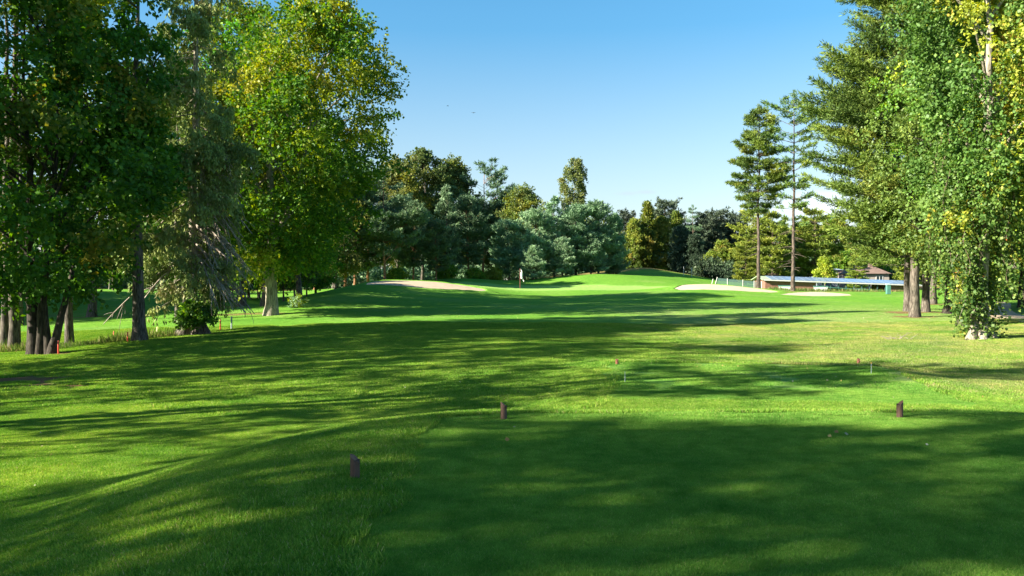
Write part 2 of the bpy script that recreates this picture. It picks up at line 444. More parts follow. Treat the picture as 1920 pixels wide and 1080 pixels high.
# dirt path on the right
pth = [(1850,70),(1868,62),(1880,55),(1895,49),(1925,44),(1990,38)]
pts = np.array([W(p,0,d)[:2] for p, d in pth])
t = np.linspace(0, len(pts)-1, 40); cx = np.interp(t, range(len(pts)), pts[:,0]); cy = np.interp(t, range(len(pts)), pts[:,1])
wv = 1.5+.3*np.sin(t*3)
poly = np.vstack([np.stack([cx-wv, cy-.4*wv], 1), np.stack([cx+wv, cy+.4*wv], 1)[::-1]])
V = []; Q = []
for i in range(40):
    for k in range(9):
        s_ = (k/4-1); x = cx[i]+s_*wv[i]; y = cy[i]+.4*s_*wv[i]
        V.append((x, y, float(G(x,y))+.012+.03*(1-s_*s_)))
for i in range(39):
    for k in range(8):
        a = i*9+k; Q.append((a, a+1, a+10, a+9))
o = link('path', mesh_np('path', V, Q, smooth=True), mat=M['path']); tag(o, kind='structure')

# ------------------------------------------------------------------ foliage geometry
def leaf_quads(P, D, L, w, rng, fold=True):
    """diamond leaves: base P, direction D, length L, width ratio w"""
    n = len(P); S = nrm(np.cross(D, rng.normal(size=(n,3))))
    L = np.broadcast_to(np.asarray(L, float).reshape(-1,1) if np.ndim(L) else L, (n,1))
    V = np.empty((n,4,3)); V[:,0] = P; V[:,2] = P+D*L
    m = P+D*L*.45
    V[:,1] = m+S*L*w*.5; V[:,3] = m-S*L*w*.5
    return V.reshape(-1,3), np.arange(4*n).reshape(n,4)

def tube(path, rad, k=8, rng=None, rough=0.0):
    path = np.asarray(path, float); rad = np.asarray(rad, float); n = len(path)
    T = nrm(np.gradient(path, axis=0)); up = np.array([0.31,.95,.05]) if abs(T[:,2]).mean() > .5 else np.array([0,0,1.])
    U = nrm(np.cross(T, up)); Vv = np.cross(T, U)
    a = np.linspace(0, 2*np.pi, k, endpoint=False)
    rr = rad[:,None]*np.ones((1,k))
    if rough and rng is not None: rr = rr*(1+rough*(rng.random((n,k))-.5)+rough*.8*(rng.random((1,k))-.5))
    P = path[:,None,:]+rr[:,:,None]*(np.cos(a)[None,:,None]*U[:,None,:]+np.sin(a)[None,:,None]*Vv[:,None,:])
    idx = np.arange(n*k).reshape(n,k); nx_ = np.roll(idx,-1,1)
    Q = np.stack([idx[:-1].ravel(), nx_[:-1].ravel(), nx_[1:].ravel(), idx[1:].ravel()], 1)
    return P.reshape(-1,3), Q

class Acc:
    def __init__(s): s.V = []; s.Q = []; s.C = []; s.n = 0
    def add(s, VQ, c=None):
        V, Q = VQ; s.V.append(V); s.Q.append(Q+s.n); s.n += len(V)
        if c is not None: s.C.append(np.broadcast_to(c, (len(Q),3)))
    def mesh(s, name, mat, smooth=False):
        return mesh_np(name, np.vstack(s.V), np.vstack(s.Q), np.vstack(s.C) if s.C else None, smooth, mat)

def trunk_path(rng, H, lean=(0,0), wob=.15, n=14, bend=0.0):
    t = np.linspace(0, 1, n)**1.7
    wx = np.cumsum(rng.normal(size=n)*np.gradient(t)*n)*wob*.12; wy = np.cumsum(rng.normal(size=n)*np.gradient(t)*n)*wob*.12
    wx -= wx[0]; wy -= wy[0]
    return np.stack([lean[0]*H*t**(1+bend)+wx, lean[1]*H*t+wy, H*t-.25*(t == 0)], 1)

def trunk_radii(r0, n, top=.12, flare=.5):
    t = np.linspace(0, 1, n)**1.7
    return r0*((1-t)*(1-top)+top)*(1+flare*np.exp(-t*38))

PAL = {
 'maple': [((0.075,0.198,0.026),5),((0.112,0.267,0.029),4),((0.195,0.335,0.033),1.6),((0.389,0.493,0.040),1.0),((0.052,0.157,0.026),2)],
 'yellow': [((.34,.40,.045),4),((.24,.33,.04),4),((.42,.38,.05),.7)],
 'yellow_old': [((0.408,0.396,0.040),4),((0.240,0.300,0.035),3),((0.504,0.396,0.050),1)],
 'dark':  [((0.044,0.119,0.018),5),((0.067,0.161,0.022),4),((0.103,0.203,0.024),1.5),((0.032,0.092,0.018),2)],
 'darkyel': [((.16,.18,.03),4),((.09,.13,.025),3),((.26,.22,.03),1)],
 'ivy':   [((0.087,0.164,0.033),5),((0.117,0.202,0.041),3),((0.052,0.113,0.025),2),((0.186,0.265,0.058),1)],
 'ivyel': [((.32,.34,.045),4),((.23,.29,.04),3),((.42,.29,.05),.7),((.42,.17,.05),.15)],
 'ivyel_old': [((.38,.36,.04),4),((.26,.29,.035),3),((.5,.32,.05),.9),((.42,.15,.05),.25)],
 'wpine': [((0.099,0.168,0.035),4),((0.145,0.215,0.035),3),((0.066,0.128,0.035),3),((0.211,0.242,0.040),.7)],
 'blue':  [((0.184,0.297,0.161),4),((0.253,0.377,0.208),3),((0.134,0.229,0.122),3)],
 'bluedk': [((0.105,0.178,0.096),4),((0.144,0.223,0.111),3),((0.078,0.137,0.072),3)],
 'spruce':[((.20,.27,.075),4),((.28,.33,.11),3),((.15,.22,.07),3),((.34,.31,.17),.7)],
 'ygpine':[((0.180,0.228,0.035),4),((0.120,0.174,0.035),3),((0.264,0.288,0.045),1.5)],
 'autumn':[((0.220,0.256,0.050),4),((0.300,0.297,0.059),2),((0.130,0.203,0.035),4),((0.330,0.230,0.059),.5)],
 'thuja': [((0.108,0.163,0.030),4),((0.156,0.200,0.030),2),((0.066,0.119,0.030),3)],
 'darkcy':[((0.046,0.078,0.046),4),((0.058,0.098,0.058),3)],
 'birch': [((0.090,0.133,0.047),4),((0.126,0.163,0.056),3),((0.180,0.194,0.065),1)],
 'oak':   [((0.096,0.136,0.044),4),((0.137,0.172,0.050),3),((0.218,0.215,0.063),1.3)],
 'lime':  [((.17,.24,.03),4),((.24,.3,.04),2)],
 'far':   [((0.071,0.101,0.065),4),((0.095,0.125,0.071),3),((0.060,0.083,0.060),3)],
}
def pick(pal, n, rng, jit=.18):
    c = np.array([p[0] for p in PAL[pal]]); w = np.array([p[1] for p in PAL[pal]], float); w /= w.sum()
    i = rng.choice(len(c), n, p=w)
    return c[i]*(1+jit*rng.normal(size=(n,1))).clip(.4,1.7)

def broad(seed, H, z0, Rr, r0, pal='maple', pal2=None, f2=.15, ncl=170, nsp=9, nlf=16, leaf=.17, lean=(0,0), shape=(.55,.9,.45),
          stems=1, droop=.25, clr=.17, bark='bark_grey', limbs=16, flat=.65, off=(0,0), fork=None, hole=0.0, lump=.45, top2=.5):
    """broadleaf tree: returns trunk mesh and crown mesh; shape = (radius at base, middle, top) of the crown"""
    rng = np.random.default_rng(seed)
    tr = Acc(); mains = []
    for k in range(stems):
        ln_ = lean if stems == 1 else (lean[0]+(k-(stems-1)/2)*.16+rng.normal()*.02, lean[1]+rng.normal()*.05)
        p = trunk_path(rng, H*(.88 if k == 0 else .75), ln_, .5, bend=.1)
        if stems > 1: p[:,0] += (k-(stems-1)/2)*r0*1.3
        rk = r0*(1 if stems == 1 else rng.uniform(.55,.95))
        tr.add(tube(p, trunk_radii(rk, len(p), .08, .55), 12, rng, .14)); mains.append(p)
    if fork:
        p0 = mains[0]
        for (zf, dx, dy, top, rf) in fork:
            b = np.array([np.interp(zf, p0[:,2], p0[:,0]), np.interp(zf, p0[:,2], p0[:,1]), zf])
            t = np.linspace(0,1,10)[:,None]
            p = b+np.array([dx,dy,top-zf])*t+np.array([dx,dy,0])*.25*np.sin(t*np.pi)
            tr.add(tube(p, rf*(1-.85*t[:,0]), 9, rng, .12)); mains.append(p)
    # clumps
    t = (np.arange(ncl)+rng.random(ncl))/ncl; rng.shuffle(t)
    ang = rng.random(ncl)*2*np.pi
    prof = np.interp(t, [0, .12, .45, .8, 1], [shape[0]*.6, shape[0], shape[1], shape[2]+.25*top2, shape[2]*.35])
    lob = 1+lump*(vnoise(ang*1.3+seed, t*4.2+seed, seed)-.5)*2
    rad = Rr*prof*lob*np.sqrt(rng.uniform(.10+hole,1,ncl))
    z = z0+t*(H-z0)
    ax = np.stack([lean[0]*z+off[0]*t, lean[1]*z+off[1]*t], 1)
    C = np.stack([ax[:,0]+rad*np.cos(ang), ax[:,1]+rad*np.sin(ang), z], 1)
    cr = Rr*clr*rng.uniform(.65,1.3,ncl)
    # limbs
    for i in rng.choice(ncl, min(limbs, ncl), replace=False):
        m = mains[rng.integers(len(mains))]
        zb = np.clip(C[i,2]-np.hypot(C[i,0]-ax[i,0], C[i,1]-ax[i,1])*.8-.5, max(z0*.75, 1.2), m[-1,2]*.97)
        zb = min(zb, C[i,2]+.3)
        b = np.array([np.interp(zb, m[:,2], m[:,0]), np.interp(zb, m[:,2], m[:,1]), zb])
        s = np.linspace(0,1,8)[:,None]; d = C[i]-b
        p = b+d*s+np.array([0,0,1])*np.linalg.norm(d)*.10*np.sin(s*np.pi)+rng.normal(size=(8,3))*.05*np.linalg.norm(d)*.3*s
        r1 = r0*.30*(1-zb/H*.7)
        tr.add(tube(p, r1*(1-.85*s[:,0])+.012, 6, rng, .1))
    # sprays and leaves
    ns = ncl*nsp
    Cc = np.repeat(C, nsp, 0); crr = np.repeat(cr, nsp)[:,None]
    o = nrm(rng.normal(size=(ns,3)))*rng.uniform(.15,1,(ns,1))**.5*crr*np.array([1,1,flat])
    outw = Cc.copy(); outw[:,:2] -= np.repeat(ax, nsp, 0); outw[:,2] = 0
    D = nrm(nrm(o)*1.0+nrm(outw)*.7+rng.normal(size=(ns,3))*.5+np.array([0,0,.10-droop*.5]))
    Ls = crr*rng.uniform(.5,1.0,(ns,1))
    s = np.tile(np.linspace(.05,1,nlf), ns)[:,None]
    P = np.repeat(Cc+o, nlf, 0)+np.repeat(D*Ls, nlf, 0)*s
    P[:,2] -= (s[:,0]**2)*droop*np.repeat(Ls[:,0], nlf)
    P += rng.normal(size=P.shape)*leaf*.55
    Dl = nrm(np.repeat(D, nlf, 0)*.5+rng.normal(size=P.shape)*.8+np.array([0,0,-.35]))
    cA = pick(pal, ncl, rng, .12)
    if pal2:
        pr = vnoise(ang*1.7+3, t*6.0+seed, seed+5) + .2*(rad/(Rr*prof+1e-6)-.6) + .06*rng.normal(size=ncl)+.3*(t-.5)
        m2 = pr > np.quantile(pr, 1-f2); cA[m2] = pick(pal2, m2.sum(), rng, .12)
    cl = np.repeat(cA, nsp*nlf, 0)
    own = pick(pal, len(P), rng, .2)
    if pal2 is not None:
        m2l = np.repeat(m2, nsp*nlf) & (rng.random(len(P)) < .85); cl[m2l] = cl[m2l]; own[m2l] = pick(pal2, m2l.sum(), rng, .2)
    mixc = cl*.5+own*.5
    keep = rng.random(len(P)) > .04
    P, Dl, mixc = P[keep], Dl[keep], mixc[keep]
    cw = Acc(); cw.add(leaf_quads(P, Dl, leaf*rng.uniform(.7,1.35,len(P)), .8, rng), mixc)
    return tr.mesh('trunk', M[bark], True), cw.mesh('crown', M['gleaf' if pal == 'ivy' else 'leaf'])

def conifer(seed, H, z0, Lmax, r0, pal='wpine', tuft=.22, nbr=90, up=.15, drp=.25, tip=.25, prof=None, nee=6, sub=1.0, nw=.10,
            hang=0.0, lean=(0,0), bark='bark_brown', stubs=0, bvis=1.0, whorl=0, wid=.5, gap=0.0, fork=None, tspace=.75, side=None, wob=.3):
    rng = np.random.default_rng(seed)
    prof = prof or [(0,.75),(.25,1),(.6,.72),(.9,.3),(1,.08)]
    px_, py_ = zip(*prof)
    tr = Acc(); p = trunk_path(rng, H, lean, wob, 18)
    tr.add(tube(p, trunk_radii(r0, 18, .1, .4), 12, rng, .1))
    mains = [p]
    if fork:
        for (zf, dx, dy, top, rf) in fork:
            b = np.array([np.interp(zf, p[:,2], p[:,0]), np.interp(zf, p[:,2], p[:,1]), zf])
            t = np.linspace(0,1,10)[:,None]; q = b+np.array([dx,dy,top-zf])*t+np.array([dx,dy,0])*.3*np.sin(t*np.pi)
            tr.add(tube(q, rf*(1-.85*t[:,0]), 9, rng, .12)); mains.append(q)
    TP = []; TD = []; TL = []; TC = []
    if whorl: hs = np.sort(np.concatenate([z0+(H-z0)*((k+rng.uniform(-.18,.18))/whorl)+rng.normal(size=nbr//whorl)*.07 for k in range(whorl)])).clip(z0, H-.1)
    else: hs = z0+(H-z0)*np.sort(rng.random(nbr))**.92
    cols = pick(pal, len(hs), rng, .15)
    for i, h in enumerate(hs):
        t = (h-z0)/(H-z0); a = rng.random()*2*np.pi
        if side is not None and rng.random() < side[1]: a = side[0]+rng.normal()*.7
        if gap and rng.random() < gap: continue
        L = Lmax*np.interp(t, px_, py_)*rng.uniform(.62,1.12)*(.8+.45*vnoise(np.array([a*1.2+seed]), np.array([t*5.]), seed)[0])
        m = mains[rng.integers(len(mains))]
        b = np.array([np.interp(h, m[:,2], m[:,0]), np.interp(h, m[:,2], m[:,1]), min(h, m[-1,2])])
        dh = np.array([math.cos(a), math.sin(a), 0]); upk = up+.55*t*t+rng.normal()*.07
        s = np.linspace(0,1,9)
        q = b+dh*L*s[:,None]; q[:,2] += L*(upk*s-drp*s**2+tip*s**3)
        q[:,:2] += np.cumsum(rng.normal(size=(9,2)), 0)*L*.018
        tr.add(tube(q, (r0*.16*(1-t*.6)*min(1.3, L/Lmax+.3)*bvis)*(1-.85*s)+.006, 5))
        nsb = max(3, int(L*5.2*sub)); ss = np.sort(rng.uniform(.22 if not hang else .12,1,nsb)**(.8 if not hang else .75))
        perp = np.array([-dh[1], dh[0], 0])
        for j, sj in enumerate(ss):
            base = np.array([np.interp(sj, s, q[:,k]) for k in range(3)])
            sd = 1 if j%2 else -1
            ang = rng.uniform(.25,1.05)
            dv = nrm((dh*math.cos(ang)+perp*sd*math.sin(ang)+np.array([0,0,rng.normal()*.12+.10]))[None])[0]
            Ls = (wid*L*(1.12-sj)+.18)*rng.uniform(.6,1.1)
            nt_ = max(2, int(Ls/(tuft*tspace))); u = (np.arange(nt_)+rng.random(nt_)*.6+.3)/nt_
            P = base+dv*Ls*u[:,None]; P[:,2] += .12*Ls*u*u
            if hang:
                k = rng.integers(2, 6)
                hl = hang*rng.uniform(.3,1.1)
                P = np.repeat(P, k, 0); fall = np.tile(np.linspace(.05,1,k), nt_)*hl*np.repeat(rng.uniform(.4,1.2,nt_), k)
                P = P+rng.normal(size=P.shape)*.05; P[:,2] -= fall
                dd = nrm(np.array([0,0,-1.])+rng.normal(size=P.shape)*.3)
            else:
                dd = nrm(dv*.8+np.array([0,0,.45])+rng.normal(size=P.shape)*.25)
            TP.append(P); TD.append(dd); TC.append(np.broadcast_to(cols[i], P.shape)); TL.append(np.full(len(P), tuft))
    for _ in range(stubs):
        h = rng.uniform(z0*.35, z0*1.1); a = rng.random()*2*np.pi; L = rng.uniform(.5,1.8)
        b = np.array([np.interp(h, p[:,2], p[:,0]), np.interp(h, p[:,2], p[:,1]), h]); s = np.linspace(0,1,5)[:,None]
        q = b+np.array([math.cos(a),math.sin(a),rng.uniform(-.3,.4)])*L*s; q[:,2] -= .2*L*s[:,0]**2
        tr.add(tube(q, .035*(1-.7*s[:,0]), 5))
    # crown tip
    k = 14; tipp = p[-1]+np.stack([rng.normal(size=k)*.12, rng.normal(size=k)*.12, rng.uniform(-.5,.25,k)], 1)
    TP.append(tipp); TD.append(nrm(rng.normal(size=(k,3))*.4+np.array([0,0,1]))); TL.append(np.full(k,tuft)); TC.append(pick(pal,k,rng))
    P = np.vstack(TP); D = np.vstack(TD); L = np.concatenate(TL); C = np.vstack(TC)
    P = np.repeat(P, nee, 0); C = np.repeat(C, nee, 0)*.6+pick(pal, len(P), rng, .2)*.4
    Dn = nrm(np.repeat(D, nee, 0)+rng.normal(size=P.shape)*(.62 if not hang else .35))
    P = P+rng.normal(size=P.shape)*tuft*.18
    cw = Acc(); cw.add(leaf_quads(P, Dn, np.repeat(L, nee)*rng.uniform(.7,1.25,len(P)), nw/ .5, rng), C)
    return tr.mesh('trunk', M[bark], True), cw.mesh('crown', M['needle'])

GEO = {}
def plant_tree(name, label, cat, px, d, geo, rz=0.0, s=1.0, group=None, dz=-.08, loc=None):
    L = GP(px, d, dz) if loc is None else np.array([loc[0], loc[1], float(G(loc[0], loc[1]))+dz])
    root = empty(name, L, rz, s); tag(root, label, cat, group)
    link('trunk', geo[0], root); link('crown', geo[1], root)
    return root
SUNEL = 28.0; _sd = np.array([-.942, -.335]); SUND = _sd/np.linalg.norm(_sd)
SUNS = 4.4; SKYS = .067; EXPO = 2.2; CLOUDK = 1.0; DENOISE = True
_rg = np.random.default_rng(17)
OFFROW = []
for (x, y, k, s) in [(-19,-2.9,0,1.0),(-23,-2.4,1,.9),(-29,-1.8,1,.8),(-26,-6.6,0,1.05),(-22,-5.2,1,1.0),(-30,-4.4,0,1.0),(-20,-9,0,.95),(-27,-12,0,1.0),(-21,-15,2,1.0),
                     (-20,7.6,0,.55),(-15,12.6,2,1.0),(-18,10.8,1,.9),(-21,14.5,0,.66),(-24,18.5,0,1.0),(-23,21,0,.95),(-31,19,0,1.0),(-24.5,27,0,.9),(-30,24,1,.9),
                     (-45,58,3,.95),(-52,62,3,1.05),(-53,67,0,1.0),(-46,66,3,1.0),(-58,76,3,1.0),(-51,70,4,1.05),(-54,60,4,1.0),(-51,49,4,.9),(-62,84,4,1.0),(-60,70,4,1.0)]:
    OFFROW.append((x, y, k, s, float(_rg.random()*6.28)))
# ------------------------------------------------------------------ tree shapes
print('shapes...')
G_maple = broad(11, 21.3, 3.2, 6.6, .42, 'maple', 'yellow', .3, ncl=270, nsp=16, nlf=18, leaf=.205, flat=.55, lump=.3, lean=(.0,0), off=(3.4,0), shape=(.62,1.0,.66),
                bark='bark_pale', fork=[(4.0,-1.4,.3,13,.2),(4.6,3.0,-.4,16,.22)], limbs=26, clr=.19, top2=.4)
G_dark1 = broad(21, 17.5, 2.8, 5.2, .29, 'dark', 'darkyel', .2, ncl=210, nsp=15, nlf=17, leaf=.20, off=(-2.4,-2.8), stems=2, droop=.35, shape=(.85,1.0,.6), bark='bark_dark', limbs=26, clr=.18)
G_dark2 = broad(22, 21, 5.2, 5.4, .30, 'dark', 'darkyel', .22, ncl=260, nsp=10, nlf=16, leaf=.21, shape=(.6,1.0,.7), bark='bark_grey', limbs=20, clr=.17)
G_dark3 = broad(23, 22, 7.5, 4.6, .30, 'maple', 'darkyel', .25, ncl=220, nsp=10, nlf=16, leaf=.21, shape=(.6,1.0,.7), bark='bark_grey', limbs=18, clr=.18)
G_lime = broad(24, 22, 6.4, 2.8, .29, 'dark', 'ivyel', .16, ncl=230, nsp=10, nlf=16, leaf=.2, shape=(.7,1.0,.8), off=(-2.9,-3.0), bark='bark_grey', limbs=18, clr=.2)
G_thin = conifer(43, 22, 17.5, 2.0, .22, 'wpine', tuft=.28, nbr=40, up=.1, drp=.12, tip=.22, nee=6, sub=.8, nw=.08, bark='bark_grey', gap=.3)
G_spruce = conifer(31, 25, 2.6, 2.9, .26, 'spruce', tuft=.22, nbr=210, up=-.3, drp=.45, tip=.35, nee=5, sub=.95, hang=1.0, nw=.17, bark='bark_pale', wid=.4,
                   prof=[(0,.85),(.25,1),(.6,.8),(.9,.45),(1,.1)], tspace=1.35, bvis=.7, wob=.5)
G_wpine = conifer(41, 25.5, 3.9, 5.7, .29, 'wpine', tuft=.30, nbr=250, up=.06, drp=.10, tip=.22, nee=8, sub=1.05, nw=.085, bark='bark_grey', whorl=22,
                  prof=[(0,.8),(.12,1),(.35,1),(.68,.92),(.9,.5),(1,.1)], side=(R(190), .3))
G_wpine2 = conifer(42, 24, 6.5, 4.4, .25, 'wpine', tuft=.27, nbr=100, up=.1, drp=.12, tip=.22, nee=6, sub=.9, nw=.075, bark='bark_grey', whorl=16)
G_tall1 = conifer(51, 19.6, 8.2, 2.6, .20, 'wpine', tuft=.36, nbr=180, up=.16, drp=.16, tip=.10, nee=8, sub=1.05, nw=.1, bark='bark_tall', whorl=15,
                  prof=[(0,.45),(.1,.85),(.25,1),(.6,.85),(.85,.5),(1,.1)], stubs=26, bvis=.8, wid=.5)
G_tall2 = conifer(52, 19.4, 6.4, 2.6, .20, 'wpine', tuft=.36, nbr=100, up=.18, drp=.12, tip=.10, nee=7, sub=.95, nw=.1, bark='bark_tall', whorl=14,
                  prof=[(0,.35),(.2,.55),(.4,.55),(.7,1),(.88,.75),(1,.15)], stubs=30, gap=.22, wid=.5, side=(R(0), .15))
G_sc = [conifer(60+k, H, z0, L, .22, pal, tuft=.5, nbr=int(nb*1.35), up=.3, drp=.12, tip=.15, nee=6, sub=.8, nw=.13, bark=bk, wid=.65, tspace=.62,
                prof=pr, fork=fk)
        for k, (H, z0, L, pal, nb, bk, pr, fk) in enumerate([
        (13, .8, 4.2, 'blue', 105, 'bark_brown', [(0,.8),(.3,1),(.6,.85),(.85,.55),(1,.15)], None),
        (17, 2.5, 4.4, 'bluedk', 105, 'bark_red', [(0,.7),(.3,1),(.6,.9),(.85,.6),(1,.15)], None),
        (18, 4.0, 4.4, 'bluedk', 95, 'bark_red', [(0,.5),(.3,.9),(.6,1),(.85,.75),(1,.2)], [(3.5,2.6,0,9,.13)]),
        (11, .4, 4.0, 'blue', 105, 'bark_brown', [(0,.9),(.3,1),(.6,.8),(.85,.5),(1,.15)], None),
        (15, 1.2, 3.0, 'blue', 100, 'bark_brown', [(0,1),(.3,.85),(.6,.6),(.85,.3),(1,.06)], None)])]
G_yg = conifer(71, 14, 1.0, 4.2, .22, 'ygpine', tuft=.5, nbr=110, up=.2, drp=.2, tip=.15, nee=7, sub=.8, nw=.13, wid=.65, whorl=11, tspace=.6, prof=[(0,.9),(.3,1),(.7,.8),(.9,.5),(1,.15)])
G_dpine = conifer(72, 17, 1.0, 3.4, .22, 'bluedk', tuft=.42, nbr=110, up=.25, drp=.2, tip=.1, nee=6, sub=.65, nw=.10, wid=.6, whorl=15, tspace=.6,
                  prof=[(0,1),(.4,.8),(.7,.5),(.9,.3),(1,.1)])
G_far = conifer(73, 14, 1.0, 4.4, .25, 'far', tuft=.6, nbr=120, up=.3, drp=.2, tip=.2, nee=6, sub=.75, nw=.15, prof=[(0,.9),(.3,1),(.7,.85),(.9,.6),(1,.2)], wid=.6, tspace=.6)
G_oak = [broad(80+k, H, z0, Rr, .25, pal, pal2, f2, ncl=210, nsp=9, nlf=14, leaf=.29, shape=shp, clr=.19, limbs=16, bark=bk, lump=.6)
         for k, (H, z0, Rr, pal, pal2, f2, shp, bk) in enumerate([
         (18, 3.5, 4.6, 'oak', 'darkyel', .2, (.7,1,.6), 'bark_grey'),
         (20, 5.0, 3.6, 'oak', None, 0, (.7,.9,.75), 'bark_grey'),
         (15, 2.0, 4.2, 'maple', 'autumn', .25, (.8,1,.6), 'bark_brown'),
         (8.5, .3, 3.2, 'autumn', 'lime', .2, (1,.95,.6), 'bark_brown'),
         (13, .4, 3.4, 'darkcy', None, 0, (1,.9,.45), 'bark_dark'),
         (12.5, .4, 3.3, 'thuja', 'autumn', .45, (1,.95,.5), 'bark_brown')])]
G_thuja = broad(90, 14.5, .3, 2.6, .2, 'thuja', 'autumn', .2, ncl=170, nsp=8, nlf=13, leaf=.32, shape=(1,.75,.25), clr=.17, limbs=6, droop=-.3, top2=.1)
G_birch = broad(91, 21, 5, 2.3, .2, 'birch', 'oak', .3, ncl=150, nsp=8, nlf=16, leaf=.26, shape=(.6,.95,.6), clr=.22, limbs=20, droop=1.0, flat=1.1, bark='bark_pale', hole=.1, lump=.8)
G_small = broad(92, 8.5, 2.2, 2.2, .11, 'maple', 'lime', .15, ncl=90, nsp=8, nlf=13, leaf=.2, shape=(.9,1,.6), clr=.24, limbs=12, bark='bark_brown')
G_small2 = broad(93, 10, 2.6, 2.6, .16, 'birch', 'spruce', .3, ncl=100, nsp=8, nlf=14, leaf=.22, shape=(.9,1,.6), clr=.24, limbs=12, bark='bark_pale', droop=.8, stems=2)
G_yel = broad(94, 7.5, 2.6, 2.1, .13, 'yellow', 'lime', .4, ncl=60, nsp=8, nlf=13, leaf=.3, shape=(1,.9,.5), clr=.25, limbs=10, bark='bark_pale')
G_bush = [broad(95+k, H, .05, Rr, .05, pal, pal2, .3, ncl=60, nsp=8, nlf=12, leaf=lf, shape=(1,.95,.7), clr=.28, limbs=8, stems=3) for k, (H, Rr, pal, pal2, lf) in
          enumerate([(2.2,1.6,'maple','lime',.2),(1.6,1.3,'lime','ygpine',.18),(3.2,2.6,'ivy','ivyel',.2),(2.6,2.4,'darkcy','bluedk',.28)])]
G_right = broad(101, 19.5, 4.8, 3.7, .34, 'ivy', 'ivyel', .34, ncl=270, nsp=18, nlf=17, leaf=.14, off=(1.3,0), shape=(.5,.85,1.0), bark='bark_pale', limbs=26, droop=.7, flat=1.0, clr=.18, hole=.15, top2=.6)
G_right2 = broad(102, 17, 3.8, 4.4, .34, 'ivy', 'maple', .3, ncl=230, nsp=9, nlf=15, leaf=.16, shape=(.7,1,.8), bark='bark_dark', limbs=18, droop=.6, clr=.17)
G_off = [broad(110, 20, 3.5, 4.6, .35, 'dark', 'darkyel', .15, ncl=77, nsp=9, nlf=13, leaf=.22, shape=(.7,1,.6), bark='bark_grey', clr=.165, limbs=14),
         broad(111, 22, 7.0, 3.8, .32, 'dark', None, 0, ncl=62, nsp=9, nlf=13, leaf=.22, shape=(.6,.9,.5), bark='bark_grey', clr=.18, limbs=14),
         conifer(112, 22, 7.0, 3.4, .3, 'wpine', tuft=.32, nbr=60, nee=5, sub=.6, nw=.1, whorl=13, up=.1)]

# ------------------------------------------------------------------ trees: left side of the hole
print('trees...')
T = plant_tree
LG = 'trees along the left edge of the hole'
t_multi = T('maple_tree', 'dark maple with several leaning black stems beside the red stake, low dense crown', 'tree', 70, 34, G_dark1, group=LG)
# its leaning stems at the foot
def stem(root, base, top, r0, mat, name='stem', seed=0, k=10):
    rng = np.random.default_rng(seed); s = np.linspace(0,1,9)[:,None]
    b = np.array(base, float); e = np.array(top, float)
    p = b+(e-b)*s+np.array([0,0,1])*0*s+rng.normal(size=(9,3))*.02
    me = mesh_np(name, *tube(p, r0*(1.25*np.exp(-s[:,0]*6)*.4+1-.45*s[:,0]), k, rng, .12), smooth=True)
    return link(name, me, root, mat)
stem(t_multi, (.55,-.1,-.2), (.15,.1,3.4), .15, M['bark_dark'], seed=1)
stem(t_multi, (.62,-.15,-.2), (1.55,0,3.8), .17, M['bark_dark'], seed=2)
T('pine_tree', 'thick tall trunk with one lit flank, foremost at the far left edge', 'tree', 27, 36.5, G_wpine2, 0, .95, LG)
T('pine_tree', 'slim pale trunk close behind the leftmost thick trunk', 'tree', 10, 38.5, G_thin, 2.0, .95, LG)
T('oak_tree', 'thin shaded trunk between the leftmost thick trunk and the black maple stems', 'tree', 38, 52, G_thin, 1.2, .8, LG)
T('oak_tree', 'straight sunlit trunk just right of the leaning black stem', 'tree', 130, 41, G_thin, 1.1, .9, LG)
T('oak_tree', 'shaded trunk standing halfway up the grass bank, roots in bare soil', 'tree', 171, 60, G_dark2, 3.1, 1.0, LG)
T('lime_tree', 'thick straight trunk with shade bands left of the spruce, high yellowing crown', 'tree', 262, 38, G_lime, 0, 1.0, LG)
t_spr = T('spruce_tree', 'grey-trunked spruce with drooping pale twigs and a bushy swollen foot', 'tree', 361, 42, G_spruce, 0, 1.0, LG)
T('pine_tree', 'slim reddish trunk just left of the drooping spruce', 'tree', 333, 50, G_wpine2, .7, .7, LG)
T('pine_tree', 'slim grey trunk tucked between the reddish trunk and the drooping spruce', 'tree', 346, 53, G_dark3, 1.7, .75, LG)
t_map = T('maple_tree', 'big maple with forked pale trunk and yellow-green sunlit crown, left of the bunker mound', 'tree', 508, 55, G_maple, 0, 1.0, LG)
T('maple_tree', 'tall grey-green tree filling the gap between the spruce and the big yellowing maple', 'tree', 452, 66, G_dark3, .9, 1.12, LG)
T('maple_tree', 'dark trunk hidden close behind the big forked maple', 'tree', 496, 63, G_dark2, 2.2, .95, LG)
T('maple_tree', 'dark crowned tree behind the right half of the big forked maple', 'tree', 560, 72, G_dark2, 4.0, .88, LG)
